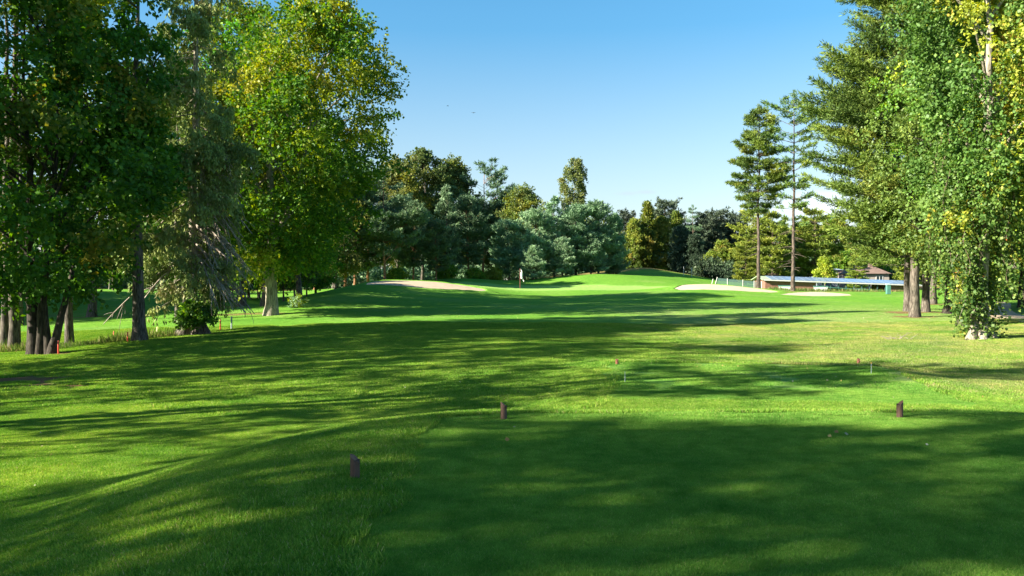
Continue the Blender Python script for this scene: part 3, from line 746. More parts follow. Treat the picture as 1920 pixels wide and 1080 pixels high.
# swollen foot of the spruce, dead branches, sprouts
rng = np.random.default_rng(5)
ft = Acc()
for dx, dy, r, h in [(-.35,-.1,.42,1.4),(.28,-.15,.36,1.5),(.0,.2,.4,1.2),(.66,-.05,.24,1.3),(-.6,.1,.2,.8)]:
    s = np.linspace(0,1,8)[:,None]; p = np.array([dx*1.3,dy*1.3,-.15])+np.array([-dx*.75,-dy*.75,h])*s
    ft.add(tube(p, r*(1.25-.75*s[:,0]**.8), 12, rng, .22))
link('root_flare', ft.mesh('root_flare', M['bark_grey'], True), t_spr)
db = Acc()
for i in range(64):
    h = rng.uniform(3.6, 11); a = rng.normal()*.55+(0 if rng.random() < .75 else math.pi); L = rng.uniform(1.6,3.8)*(1.1-h/22)
    s = np.linspace(0,1,10)[:,None]; dv = np.array([math.cos(a), math.sin(a)*.8-.2, 0])
    L *= 1.15; p = np.array([0,0,h])+dv*L*s; p[:,2] += -L*.9*s[:,0]**1.6+.1*L*s[:,0]; p += np.cumsum(rng.normal(size=p.shape)*.02, 0)
    db.add(tube(p, .05*(1-.8*s[:,0])+.011, 5))
    for j in range(9):
        k = rng.integers(3,9); q0 = p[k]; l2 = rng.uniform(.4,1.1); s2 = np.linspace(0,1,5)[:,None]
        q = q0+(dv*.5+rng.normal(size=3)*.35+np.array([0,0,-.5]))*l2*s2; q[:,2] -= .3*l2*s2[:,0]**2
        db.add(tube(q, .016*(1-.6*s2[:,0])+.006, 4))
o = link('dead_branches', db.mesh('dead_branches', M['dead'], True), t_spr); o['label'] = 'bare pale drooping branches'

BG = 'small trees on the ridge left of the bunker'
for px, d, ge, rz, s, lb in [
    (213,112,0,.3,1.0,'thin background trunk right of the trunk on the grass bank'),
    (284,108,1,1.1,1.0,'leaning pale trunk behind, between the thick trunk and the spruce'),
    (315,92,0,2.1,.9,'small tree on the ridge left of the drooping spruce'),
    (395,95,1,3.1,.9,'small tree on the ridge right of the drooping spruce foot'),
    (422,88,1,4.2,.85,'leftmost slim trunk against the sunlit strip left of the big maple'),
    (437,90,0,5.1,.9,'thin straight trunk on the lit strip, second from the spruce'),
    (457,84,1,.9,.9,'white-sided trunk against the lit strip left of the big maple'),
    (466,83,2,1.9,.6,'dark leaning trunk beside the white-sided one'),
    (485,86,1,2.6,.85,'curved pale trunk close left of the big maple'),
    (493,84,0,3.6,.85,'brown stick-like trunk touching the left side of the big maple'),
    (531,76,0,4.4,.9,'dark straight trunk right of the big maple'),
    (555,78,1,5.4,.8,'pair of crossing thin trunks above the pale-flowered plant'),
    (563,80,0,.2,.85,'bent thin trunk right of the crossing pair'),
    (575,84,0,1.4,.8,'thin reddish trunk at the foot of the bunker mound'),
    (592,92,2,2.2,.62,'dark trunk where the bunker mound meets the lit strip'),]:
    T('small_tree', lb, 'tree', px, d, [G_small, G_small2, G_oak[2]][ge], rz, s, BG)
T('oak_tree', 'grey trunk on the bunker mound beside the reddish pine', 'tree', 629, 101, G_oak[0], 1.0, .9, 'trees behind the left bunker')
T('pine_tree', 'reddish straight pine trunk at the left end of the bunker mound', 'tree', 648, 103, G_sc[2], 2.4, .95, 'trees behind the left bunker')

# ------------------------------------------------------------------ the wood behind the green
WG = 'trees of the wood behind the green'
def top_s(px, d, ytop, H):   # scale so that the tip reaches the given row
    b = GP(px, d)[2]; return (CAMZ-(ytop-HZ)/F*d-b)/H
def wd(name, lb, px, d, ytop, geo, H, rz, grp=WG):
    return T(name, lb, 'tree', px, d, geo, rz, top_s(px, d, ytop, H), grp)
for row in [
    ('pine_tree','forked reddish pine with bare lower trunk behind the left bunker',722,102,320,G_sc[2],18,.2),
    ('pine_tree','dark pine leaning against the right edge of the big maple crown',690,112,330,G_sc[1],17,1.2),
    ('oak_tree','olive-topped tree between the big maple and the dark round crown',745,128,303,G_oak[0],18,2.0),
    ('oak_tree','tall dark round-topped tree, highest of the wood left of centre',792,134,283,G_oak[1],20,.5),
    ('oak_tree','yellowish broad crown right of the highest dark tree',843,138,303,G_oak[0],18,4.0),
    ('pine_tree','open-crowned tree with ragged side branches at the right end of the tall clump',905,136,312,G_sc[2],18,3.0),
    ('pine_tree','dark pine in the front row above the left bunker middle',775,110,380,G_sc[1],17,2.2),
    ('pine_tree','pale blue-green pine with upright tip left of the shaded gap',838,116,350,G_sc[4],15,1.0),
    ('pine_tree','deeply shaded pine right of the pale upright pine',878,118,372,G_sc[1],17,4.2),
    ('pine_tree','dark pine behind the right end of the left bunker',818,106,415,G_sc[1],17,5.0),
    ('oak_tree','low dark tree top in the dip right of the tall clump',938,140,372,G_oak[0],18,5.1),
    ('oak_tree','brownish-green round crown left of the birch',984,132,352,G_oak[0],18,.3),
    ('pine_tree','blue-green pine directly behind the flag',955,122,415,G_sc[0],13,2.9),
    ('pine_tree','pale blue pine right of the flag',1005,124,396,G_sc[0],13,1.4),
    ('pine_tree','blue pine just left below the birch',1040,126,370,G_sc[4],15,5.5),
    ('birch_tree','tall weeping birch standing above the blue pines','',0,0,None,0,0),
    ('pine_tree','bushy blue pine under the birch',1080,128,388,G_sc[0],13,4.1),
    ('pine_tree','blue pine right below the birch',1122,130,382,G_sc[0],13,.9),
    ('pine_tree','rightmost tall blue pine before the yellowing trees',1155,134,402,G_sc[4],15,2.4),
    ('pine_tree','low spreading blue pine behind the right of the flag',1000,118,462,G_sc[3],11,.2),
    ('pine_tree','low spreading blue pine, middle of the front row behind the mound',1055,122,448,G_sc[3],11,1.9),
    ('pine_tree','low spreading blue pine at the right end of the front row behind the mound',1108,126,440,G_sc[3],11,3.3),
    ('pine_tree','low blue pine touching the yellowing hedge trees',1150,134,468,G_sc[3],11,4.7),
    ('thuja_tree','pointed yellow-green cypress above the far grass slope',1213,156,380,G_thuja,14.5,0),
    ('autumn_tree','yellowing tree left of the pointed cypress',1188,155,412,G_oak[5],12.5,1),
    ('autumn_tree','yellow-brown tree right of the pointed cypress',1240,158,408,G_oak[5],12.5,2.2),
    ('pine_tree','bluish pine top behind the pointed cypress',1246,176,384,G_far,14,1.1),
    ('thuja_tree','greenish cypress top left of the dark spiky pine',1268,160,398,G_thuja,14.5,2),
    ('cypress_tree','broad shaded dark tree at the foot of the far slope',1276,150,425,G_oak[4],13,1),
    ('cypress_tree','second shaded dark tree right of the slope crest',1300,148,440,G_oak[4],13,2.4),
    ('pine_tree','spiky dark pine with layered branches above the fence posts',1300,152,386,G_dpine,17,.4),
    ('autumn_tree','orange-tinted shrubby tree behind the green mesh fence',1356,146,454,G_oak[3],8.5,.4),
    ('autumn_tree','pinkish small tree left of the orange-tinted one',1328,144,478,G_oak[3],8.5,2.4),
    ('pine_tree','hazy far pine over the orange-tinted tree',1345,182,402,G_far,14,.2),
    ('pine_tree','hazy far pine left of the first tall slender pine',1378,186,408,G_far,14,2.0),
    ('pine_tree','hazy far pine right of the spiky dark pine',1322,178,408,G_far,14,3.0),
    ('pine_tree','yellow-green pine behind the first tall slender pine',1412,142,398,G_yg,14,.5),
    ('pine_tree','yellow-green layered pine between the two tall slender pines',1448,138,402,G_yg,14,2.5),
    ('pine_tree','low yellow-green pine over the fence left of the first tall slender pine',1398,130,455,G_yg,14,3.5),
    ('pine_tree','dark green pine behind the brick end of the shed',1460,146,420,G_sc[1],17,1.4),
    ('pine_tree','flat-topped pine right of the second tall slender pine',1528,140,395,G_yg,14,1.5),
    ('oak_tree','olive tree above the solar roof right of the second tall pine',1500,150,420,G_oak[2],15,.7),
    ('oak_tree','olive-yellow tree above the middle of the solar roof',1566,166,408,G_oak[2],15,3.7),
    ('oak_tree','dark tree between the two houses',1590,172,425,G_oak[0],18,1.7),
    ('oak_tree','olive tree over the brown-roofed house',1632,176,410,G_oak[2],15,4.9),
    ('pine_tree','green pine just right of the brown-roofed house',1704,140,430,G_yg,14,4.5),
    ('oak_tree','tree behind the gap between the pine trunks at right',1728,150,420,G_oak[0],18,3.2),
    ('oak_tree','green tree behind the gap left of the ivy-clad tree',1790,130,430,G_oak[2],15,.2),
    ('oak_tree','rounded tree beyond the path at the right edge',1885,104,420,G_oak[2],15,5.2),
    ('oak_tree','tree beyond the right shoulder of the path',1935,95,380,G_oak[0],18,2.2),
    ]:
    if row[0] == 'birch_tree': T('birch_tree', row[1], 'tree', 1080, 142, G_birch, .6, top_s(1080,142,300,21), WG); continue
    n_, lb, px, d, yt, ge, H, rz = row; wd(n_, lb, px, d, yt, ge, H, rz)
wd('pine_tree','hazy pine in the gap between the blue pines and the yellowing trees',1172,168,402,G_far,14,2.6)
wd('pine_tree','small green pine partly hiding the left end of the brown-roofed house',1607,136,478,G_yg,14,5.6)
wd('yellow_tree','small bright yellow tree with pale trunk standing behind the solar roof',1546,124,483,G_yel,7.5,.3,None)
# left far row seen under the crowns
for px, d, yt, ge, H, rz, lb in [
    (40,140,420,G_oak[2],15,.1,'far tree beyond the lit grass, left of the leaning black stem'),
    (150,145,400,G_oak[2],15,1.1,'far tree beyond the lit grass, behind the straight sunlit trunk'),
    (205,135,440,G_small2,10,1.7,'far pale birch-like tree right of the grass-bank trunk'),
    (235,150,380,G_oak[0],18,2.1,'far dark tree left of the thick shade-banded trunk'),
    (305,128,430,G_small2,10,3.1,'far pale tree in the gap left of the spruce'),
    (340,150,360,G_oak[2],15,4.0,'far tree behind the reddish slim trunk'),
    (410,152,370,G_oak[0],18,5.0,'far tree behind the drooping spruce twigs'),
    (470,155,350,G_oak[2],15,5.9,'far tree behind the white-sided trunk'),
    (535,156,350,G_sc[1],17,.6,'far dark pine just right of the big maple trunk'),
    (590,140,360,G_sc[1],17,1.6,'far dark pine at the end of the lit strip'),
    (625,120,350,G_oak[0],18,2.6,'shaded tree behind the grey mound trunk'),
    (665,112,360,G_sc[1],17,3.6,'dark pine right of the reddish mound pine')]:
    T('pine_tree' if ge is G_sc[1] else 'oak_tree', lb, 'tree', px, d, ge, rz, top_s(px,d,yt,H), 'far trees beyond the lit strip on the left')

# bushes
for px, d, k, s, rz, lb in [
    (925,118,1,1.0,0,'bright yellow-green bush left of the flag at the wood edge'),
    (838,112,0,.9,1,'pale green bush at the wood edge behind the left bunker'),
    (745,104,0,.8,2,'small bush beside the forked reddish pine'),
    (890,116,0,.7,3,'small bush between the left bunker and the flag'),
    (1870,82,2,1.0,1,'rounded hedge-like bush beyond the dirt path'),
    (1895,74,2,.8,2,'ivy-green bush at the right edge beyond the path'),
    (1845,88,2,.9,3,'bush behind the ivy-clad trunk'),
    (1800,96,2,.9,4,'bush behind the dark trunk left of the ivy-clad tree'),
    (1236,158,1,1.6,1,'bright green bush leaning out on the far slope crest'),
    (1462,142,3,1.2,0,'reddish-brown bush behind the brick end of the shed'),
    (1330,142,3,1.2,2,'dark bush at the foot of the far slope'),
    (1365,140,3,1.1,4,'dark bush behind the green mesh fence')]:
    T('bush', lb, 'bush', px, d, G_bush[k], rz, s, 'bushes at the wood edge')
# sprouting shrub at the foot of the spruce
T('shrub', 'dark leafy shrub growing round the swollen foot of the spruce', 'shrub', 362, 40.9,
  broad(99, 1.7, .7, .85, .03, 'dark', 'maple', .3, ncl=42, nsp=8, nlf=12, leaf=.14, shape=(.9,1,.7), clr=.26, limbs=20, stems=3), 0, 1.0)
T('flowering_plant', 'low plant with pale whitish leaves right of the big maple', 'plant', 555, 60, 
  broad(98, .9, .05, .7, .03, 'lime', 'blue', .5, ncl=16, nsp=6, nlf=10, leaf=.12, shape=(1,.9,.7), clr=.3, limbs=8), 0, 1.0)

# ------------------------------------------------------------------ trees: right side
RG = 'trees along the right edge of the hole'
T('pine_tree','first tall slender pine with full layered top, left of its thinner twin','tree',1422,102,G_tall1,0,top_s(1422,102,200,19.6),'tall slender pines')
T('pine_tree','second tall slender pine with sparse lower branches, beside the shed','tree',1487,99,G_tall2,0,top_s(1487,99,182,19.4),'tall slender pines')
T('pine_tree','large soft-needled pine with wide crown, foremost trunk of the right group','tree',1715,51,G_wpine,0,1.0,RG)
T('pine_tree','pine trunk with reddish roots half hidden left of the foremost right trunk','tree',1701,57,G_wpine2,1.0,.95,RG)
T('pine_tree','pine trunk just right of the foremost right trunk','tree',1736,57,G_wpine,2.6,.9,RG)
T('pine_tree','paler thinner trunk, third in the row right of the foremost trunk','tree',1750,67,G_wpine2,3.0,1.0,RG)
T('oak_tree','dark ivy-spotted trunk between the pine group and the ivy-clad tree','tree',1780,55,G_right2,0,1.05,RG)
t_ivy = T('ivy_tree','ivy-hung tree with green and yellow leaves, nearest at the right','tree',1838,33,G_right,0,1.0,RG)
t_ivy2 = T('ivy_tree','slim ivy-wrapped trunk just left behind the nearest ivy-hung tree','tree',1808,42,G_right2,2.0,.9,RG)
T('oak_tree','dark trunk at the right edge beyond the dirt path','tree',1919,60,G_right2,4.0,1.0,RG)
T('oak_tree','yellow-leaved tree hanging into the upper right corner','tree',2050,36,G_right,2.5,1.1,RG)
T('pine_tree','pine filling the top behind the ivy-hung tree','tree',1850,62,G_wpine,4.5,1.05,RG)
T('oak_tree','tree behind the ivy-hung trees, over the dirt path','tree',1900,76,G_dark2,2.5,1.0,RG)
# ivy sleeves and hanging strands
def ivy(root, name, r, z0, z1, n, seed, strands=0, off=(0,0), lf=.12, rr=1.3, big=.5):
    rng = np.random.default_rng(seed); V = Acc(); vines = Acc()
    a = rng.random(n)*2*np.pi; z = z0+(z1-z0)*rng.random(n)**1.1
    bump = vnoise(a*1.2+seed, z*.9, seed); k = bump > .36; a, z, bump = a[k], z[k], bump[k]
    rad = r+big*bump*rng.random(len(a))**1.3
    P = np.stack([off[0]+rad*np.cos(a), off[1]+rad*np.sin(a), z], 1)
    D = nrm(np.stack([np.cos(a)*.6, np.sin(a)*.6, -.6+0*a], 1)+rng.normal(size=P.shape)*.6)
    C = pick('ivy', len(P), rng); m = vnoise(a*2, z*1.3, seed+1) > .74; C[m] = pick('ivyel', m.sum(), rng)
    V.add(leaf_quads(P, D, lf*rng.uniform(.7,1.4,len(P)), .95, rng), C)
    for i in range(strands):
        aa = rng.random()*2*np.pi; ro = rng.uniform(.3, 2.6)*rr; zt = rng.uniform(z0+3, z1+1.2); L = rng.uniform(1.0, 3.4); L = min(L, zt-1.3)
        x0, y0 = off[0]+ro*math.cos(aa), off[1]+ro*math.sin(aa)
        s = np.linspace(0,1,10); q = np.stack([x0+.15*np.sin(s*5+i), y0+0*s, zt-L*s], 1)
        vines.add(tube(q, np.full(10,.012), 4))
        m_ = int(L*55); sz = rng.random(m_); P = np.stack([np.interp(sz, s, q[:,0]), np.interp(sz, s, q[:,1]), zt-L*sz], 1)+rng.normal(size=(m_,3))*.13
        D = nrm(rng.normal(size=P.shape)*.6+np.array([0,0,-.8])); pal = 'ivyel' if rng.random() < .22 else 'ivy'
        V.add(leaf_quads(P, D, lf*rng.uniform(.7,1.4,m_), .9, rng), pick(pal, m_, rng))
    o = link(name, V.mesh('ivy', M['gleaf']), root)
    if strands: link('vines', vines.mesh('vines', M['bark_brown'], True), root)
ivy(t_ivy, 'ivy', .36, .1, 7.5, 5200, 3, strands=90, big=.75, rr=.7)
ivy(t_ivy2, 'ivy', .28, .6, 8, 4200, 4, strands=30, big=.7, rr=.8)
# low hanging sprig left of the ivy tree
sp_ = Acc(); rng = np.random.default_rng(8); vn = Acc()
for (bx, bz, ex, ez, nlv) in [(-.1,3.0,-1.25,.75,230),(-.1,2.6,-.9,1.35,220),(-.2,3.4,-1.1,2.3,160),(.0,2.2,-.55,1.1,120),(-.1,4.2,-1.6,3.0,160)]:
    s = np.linspace(0,1,12); q = np.stack([bx+(ex-bx)*s, -.35-.25*s, bz+(ez-bz)*s+.35*np.sin(s*np.pi)], 1); vn.add(tube(q, .018*(1-.6*s), 5))
    t_ = rng.random(nlv)**.6; P = np.stack([np.interp(t_, s, q[:,k]) for k in range(3)], 1)+rng.normal(size=(nlv,3))*(.06+.16*t_[:,None])
    sp_.add(leaf_quads(P, nrm(rng.normal(size=P.shape)+np.array([0,-.3,-.5])), .14*rng.uniform(.7,1.3,nlv), .95, rng), pick('ivy', nlv, rng))
o = link('hanging_sprig', sp_.mesh('hanging_sprig', M['gleaf']), t_ivy); link('sprig_stem', vn.mesh('sprig_stem', M['bark_pale'], True), o)
# flared root of the ivy tree
rf = Acc()
for dx, dy, r, h in [(-.42,-.25,.2,1.0),(.3,-.3,.18,.7),(-.15,-.4,.2,.8),(.35,.2,.2,.7)]:
    s = np.linspace(0,1,7)[:,None]; p = np.array([dx*1.5,dy*1.5,-.05])+np.array([-dx*1.2,-dy*1.2,h])*s; rf.add(tube(p, r*(1.1-.6*s[:,0]), 9, rng, .15))
link('roots', rf.mesh('roots', M['bark_pale'], True), t_ivy)

# ------------------------------------------------------------------ the tree row goes on outside the frame on the left; its shade falls over the tee
OG = 'trees of the left row beside and behind the tee'
G_off += [G_dark2, G_dark1]
for i, (x, y, k, s, rz) in enumerate(OFFROW):
    T('pine_tree' if k == 2 else 'oak_tree', 'tree of the same left row whose shade falls across the tee', 'tree', 0, 0, G_off[k], rz, s, OG, loc=(x, y))

# ------------------------------------------------------------------ far woodland that reads as one mass
def woodland():
    rng = np.random.default_rng(77); A = Acc(); Cs = []; Rs = []; Hs = []
    for i in range(190):
        x = rng.uniform(-230, 210); y = rng.uniform(182, 215)
        if -110 < x < -60 and y < 180: continue
        top = 11+5*vnoise(np.array([x*.05]), np.array([y*.05]), 3)[0]+rng.uniform(-1.5,2)
        if 25 < x: top -= 2.2
        k = 17; t = rng.random(k)**.8; a = rng.random(k)*6.28; rr = 3.6*(1.05-.75*t)*rng.uniform(.3,1,k)
        c = np.stack([x+rr*np.cos(a), y+rr*np.sin(a), t*top+.6], 1); Cs.append(c); Rs.append(np.full(k, 1.5)); Hs.append(np.full(k, rng.integers(3)))
    for i in range(2300):   # undergrowth under the trees of the wood
        x = rng.uniform(-150, 150); y = rng.uniform(143, 172)+ (12 if abs(x-18) < 25 else 0)
        if x > 45: y = rng.uniform(172,186)
        c = np.array([[x, y, rng.uniform(.2, 3.9)]]); Cs.append(c); Rs.append(np.array([1.6])); Hs.append(np.array([1]))
    C = np.vstack(Cs); Rr = np.concatenate(Rs); Hh = np.concatenate(Hs); C[:,2] += G(C[:,0], C[:,1])
    n = 46; P = np.repeat(C, n, 0)+nrm(rng.normal(size=(len(C)*n,3)))*np.repeat(Rr, n)[:,None]*rng.uniform(.2,1,(len(C)*n,1))**.5
    D = nrm(rng.normal(size=P.shape)+np.array([0,0,.3])); col = pick('far', len(P), rng)
    for h, pn in ((1,'bluedk'),(2,'oak')):
        m = np.repeat(Hh, n) == h; col[m] = pick(pn, m.sum(), rng)
    A.add(leaf_quads(P, D, rng.uniform(.45,.9,len(P)), .8, rng), col)
    o = link('woodland', A.mesh('woodland', M['leaf'])); tag(o, kind='stuff'); o['label'] = 'far woodland closing the view behind the single trees'
woodland()

# ------------------------------------------------------------------ course furniture
M['post'] = plain_mat('stained_wood', (.085,.045,.03), .75, .4, 18, stretch=(1,1,.15), bump=.5)
M['postred'] = plain_mat('red_brown_wood', (.22,.085,.045), .7, .3, 14, stretch=(1,1,.2))
M['cut'] = plain_mat('cut_wood', (.17,.08,.045), .8, .3, 30)
def marker(label, px, d, h, r, cutdir, cuth, lean=0.0, mat='post', rz=0.3):
    P = GP(px, d); n = 20; V = []; a = np.linspace(0, 2*np.pi, n, endpoint=False)
    zs = [-.03, .0, .3, .6, .8]
    for z in zs:
        for q in a: V.append((r*math.cos(q)*(1+.02*math.sin(3*q)), r*math.sin(q), z*h if z > 0 else z))
    top = []
    for q in a:
        u = math.cos(q-cutdir)            # 1 on the high side
        V.append((r*math.cos(q), r*math.sin(q), h-cuth*(1-u)/2))
    # smooth shoulder ring inside the slanted cut
    for q in a:
        u = math.cos(q-cutdir); V.append((r*.86*math.cos(q), r*.86*math.sin(q), h-cuth*(1-.86*u)/2+.004))
    Fs = []
    for k in range(len(zs)): 
        for i in range(n): Fs.append((k*n+i, k*n+(i+1)%n, (k+1)*n+(i+1)%n, (k+1)*n+i))
    b = MB(); b.add(V, Fs)
    root = empty('tee_marker', P, rz); root.rotation_euler = (0, lean, 0)
    tag(root, label, 'tee marker', 'wooden tee markers')
    b.build('post', M[mat], root, True)
    c = MB(); k0 = (len(zs)+1)*n; k = len(zs)*n
    c.add(V[k:k0+n], [(i, (i+1)%n, n+(i+1)%n, n+i) for i in range(n)]); c.add(V[k0:k0+n], [tuple(range(n))])
    c.build('cut_top', M['cut' if mat == 'post' else mat], root)
marker('nearest brown wooden tee marker, left edge of the shaded tee', 665, 6.28, .205, .038, math.pi-.3, .07, 0, 'post')
marker('brown wooden tee marker at the far edge of the front tee, middle of three', 944.5, 9.05, .205, .036, math.pi, .06, 0, 'post')
marker('brown tee marker with pointed slanted top on the right of the front tee', 1688, 9.15, .205, .036, 0.0, .075, 0, 'post')
marker('tilted reddish tee marker at the right back corner of the second tee', 1609, 23.2, .22, .045, math.pi/2, .05, .12, 'postred')
marker('small orange-brown tee marker at the left edge of the second tee', 1157, 22.6, .15, .045, math.pi/2, .03, 0, 'postred')
M['metal'] = plain_mat('pale_metal', (.5,.5,.48), .5, .1, 5)
M['redpaint'] = plain_mat('red_paint', (.62,.07,.03), .5, .15, 8)
M['greypaint'] = plain_mat('blue_grey_paint', (.30,.38,.37), .6, .12, 8)
M['white'] = plain_mat('white_paint', (.8,.8,.78), .55, .05, 4)
M['orange'] = plain_mat('orange_paint', (.7,.28,.06), .5, .1, 4)
def rod(name, label, cat, px, d, h, r, mat, group=None, capmat=None, lean=0.0, sq=False):
    P = GP(px, d); root = empty(name, P); root.rotation_euler = (0, lean, 0); tag(root, label, cat, group)
    z = np.array([-.05,0,.5*h,h*.97,h]); rr = np.array([r,r,r,r,r*.55]); k = 4 if sq else 10
    V, Q = tube(np.stack([0*z,0*z,z],1), rr, k)
    me = mesh_np('shaft', V, Q, smooth=not sq); link('shaft', me, root, mat)
    b = MB(); ring = V[-k:]; b.add(ring, [tuple(range(k))]); b.build('top_cap', mat if capmat is None else capmat, root)
    if capmat is not None:
        V2, Q2 = tube(np.stack([0*z[:3],0*z[:3],h*np.array([.9,.96,1.01])],1), np.array([r*1.5]*3), 8); link('tip', mesh_np('tip', V2, Q2), root, capmat)
SG = 'red stakes along the left trees'
rod('red_stake','tall red stake at the foot of the leaning black stem','stake',109,33.5,.56,.032,M['redpaint'],SG)
rod('red_stake','red stake left of the thick shade-banded trunk','stake',239,37.5,.5,.03,M['redpaint'],SG)
rod('red_stake','faint red stake in the tall weeds behind the others','stake',213,41,.48,.028,M['redpaint'],SG)
rod('red_stake','red stake beside the blue-grey post, right of the spruce foot','stake',413,44,.62,.034,M['redpaint'],SG)
rod('grey_post','flat blue-grey post right of the red stake','post',434,44.5,.72,.055,M['greypaint'],None,sq=True)
rod('thin_pole','thin grey pole standing at the left of the second tee','pole',1172,18.5,.26,.006,M['greypaint'],'thin poles on the second tee')
rod('thin_pole','thin pole with orange tip at the right of the second tee','pole',1634,20.3,.28,.006,M['greypaint'],'thin poles on the second tee',M['orange'])
# flagstick
P = GP(975, 104); root = empty('flagstick', P); tag(root, 'golf flagstick with limp white flag in front of the dark pines', 'flag')
z = np.linspace(0,2.6,6); link('pole', mesh_np('pole', *tube(np.stack([0*z,0*z,z],1), np.full(6,.03), 8), smooth=True), root, plain_mat('dark_red_pole', (.25,.07,.06), .5))
V = []; Q = []
for i in range(9):
    for j in range(7):
        u, v = i/8, j/6; V.append((.05+.42*u*(.6+.4*v)+.05*math.sin(v*9), .10*math.sin(u*8+v*2), 2.58-1.25*v-.35*u*u-.1*u))
for i in range(8):
    for j in range(6): a = i*7+j; Q.append((a, a+1, a+8, a+7))
link('flag', mesh_np('flag', V, Q, smooth=True), root, M['white'])

# birds
def bird(label, px, py, d, span, rz):
    P = W(px, py, d); root = empty('bird', P, rz); tag(root, label, 'bird', 'birds in the sky')
    mt = plain_mat('bird_feathers', (.05,.05,.055), .8)
    s = np.linspace(-1,1,9); r = .07*span*np.sqrt(np.clip(1-s**2,0.02,1))*1.0
    V, Q = tube(np.stack([s*.3*span,0*s,0*s],1), r, 8); link('body', mesh_np('body', V, Q, smooth=True), root, mt)
    for sg in (-1,1):
        b = MB(); w = span*.5
        pts = [(.12,.0,.0),(.08,.5,.14),(-.1,1.0,.06),(-.16,.55,.12),(-.16,.0,0)]
        top = [(x*span, sg*y*w, z*w+.01*span) for x, y, z in pts]; bot = [(x*span, sg*y*w, z*w-.01*span) for x, y, z in pts]
        b.add(top+bot, [tuple(range(5)), tuple(range(9,4,-1))]+[(i,(i+1)%5,5+(i+1)%5,5+i) for i in range(5)]); b.build('wing', mt, root)
    b = MB(); b.add([(-.28*span,-.03*span,.01),(-.28*span,.03*span,.01),(-.44*span,.08*span,.01),(-.44*span,-.08*span,.01),
                     (-.28*span,-.03*span,-.01),(-.28*span,.03*span,-.01),(-.44*span,.08*span,-.01),(-.44*span,-.08*span,-.01)],
                    [(0,1,2,3),(7,6,5,4),(0,3,7,4),(1,0,4,5),(2,1,5,6),(3,2,6,7)]); b.build('tail', mt, root)
bird('tiny bird high in the sky, left one of the pair', 840, 199, 130, .55, .3)
bird('tiny bird in the sky, lower right one of the pair', 888, 212, 130, .75, 1.4)

# mesh fence
M['net'] = None
def net_mat():
    m, nt, ns, ln = new_mat('green_mesh'); tc = ns.new('ShaderNodeTexCoord')
    bs = ns.new('ShaderNodeBsdfPrincipled'); bs.inputs['Base Color'].default_value = (.09,.17,.14,1); bs.inputs['Roughness'].default_value = .7
    tr = ns.new('ShaderNodeBsdfTransparent'); mx = ns.new('ShaderNodeMixShader')
    ws = [N(ns, 'ShaderNodeTexWave', Scale=3.0, Distortion=0.0, wave_type='BANDS', bands_direction=b) for b in ('X','Z')]
    mxm = N(ns, 'ShaderNodeMath', operation='MAXIMUM')
    for i, w in enumerate(ws): ln.new(tc.outputs['Object'], w.inputs['Vector']); ln.new(w.outputs['Fac'], mxm.inputs[i])
    gt = N(ns, 'ShaderNodeMath', operation='GREATER_THAN'); gt.inputs[1].default_value = .62; ln.new(mxm.outputs[0], gt.inputs[0])
    ln.new(gt.outputs[0], mx.inputs[0]); ln.new(tr.outputs[0], mx.inputs[1]); ln.new(bs.outputs[0], mx.inputs[2])
    o = ns.new('ShaderNodeOutputMaterial'); ln.new(mx.outputs[0], o.inputs[0]); return m
netm = net_mat()
def fence(label, P, h, leanfirst=0.0, group=None):
    root = empty('mesh_fence', (P[0][0],P[0][1],float(G(*P[0])))); tag(root, label, 'fence', group); z0 = root.location.z
    for i, p in enumerate(P):
        g0 = float(G(*p))-z0; x, y = p[0]-P[0][0], p[1]-P[0][1]; lx = leanfirst if i == 0 else 0
        z = np.linspace(-.1, h+.1, 4); V, Q = tube(np.stack([x+lx*z/h, y+0*z, g0+z],1), np.full(4,.05), 7); link('post', mesh_np('post', V, Q, smooth=True), root, M['metal'])
    V = []; Q = []
    for i, p in enumerate(P):
        g0 = float(G(*p))-z0; x, y = p[0]-P[0][0], p[1]-P[0][1]; lx = leanfirst if i == 0 else 0
        for dy in (0,.02): V += [(x, y+dy, g0+.05), (x+lx, y+dy, g0+h)]
    for i in range(len(P)-1):
        a = i*4; Q += [(a,a+4,a+5,a+1),(a+2,a+3,a+7,a+6),(a+1,a+5,a+7,a+3)]
    link('netting', mesh_np('netting', V, Q), root, netm)
fence('green mesh fence with pale posts left of the first tall slender pine', [W(p,0,d)[:2] for p, d in [(1340,112),(1364,112),(1393,112),(1414,112),(1428,112)]], 1.25, .35)
for i, (px, d, h, lb) in enumerate([(1282,136,1.5,'thin pale fence post on the far slope, left one of the pair'),(1297,135,1.6,'thin pale fence post on the far slope, right one of the pair'),
                              (1334,120,1.0,'short tilted post just left of the green mesh fence')]):
    rod('fence_post', lb, 'post', px, d, h, .05, M['metal'], 'single posts on the far slope', lean=.25 if i == 2 else 0)

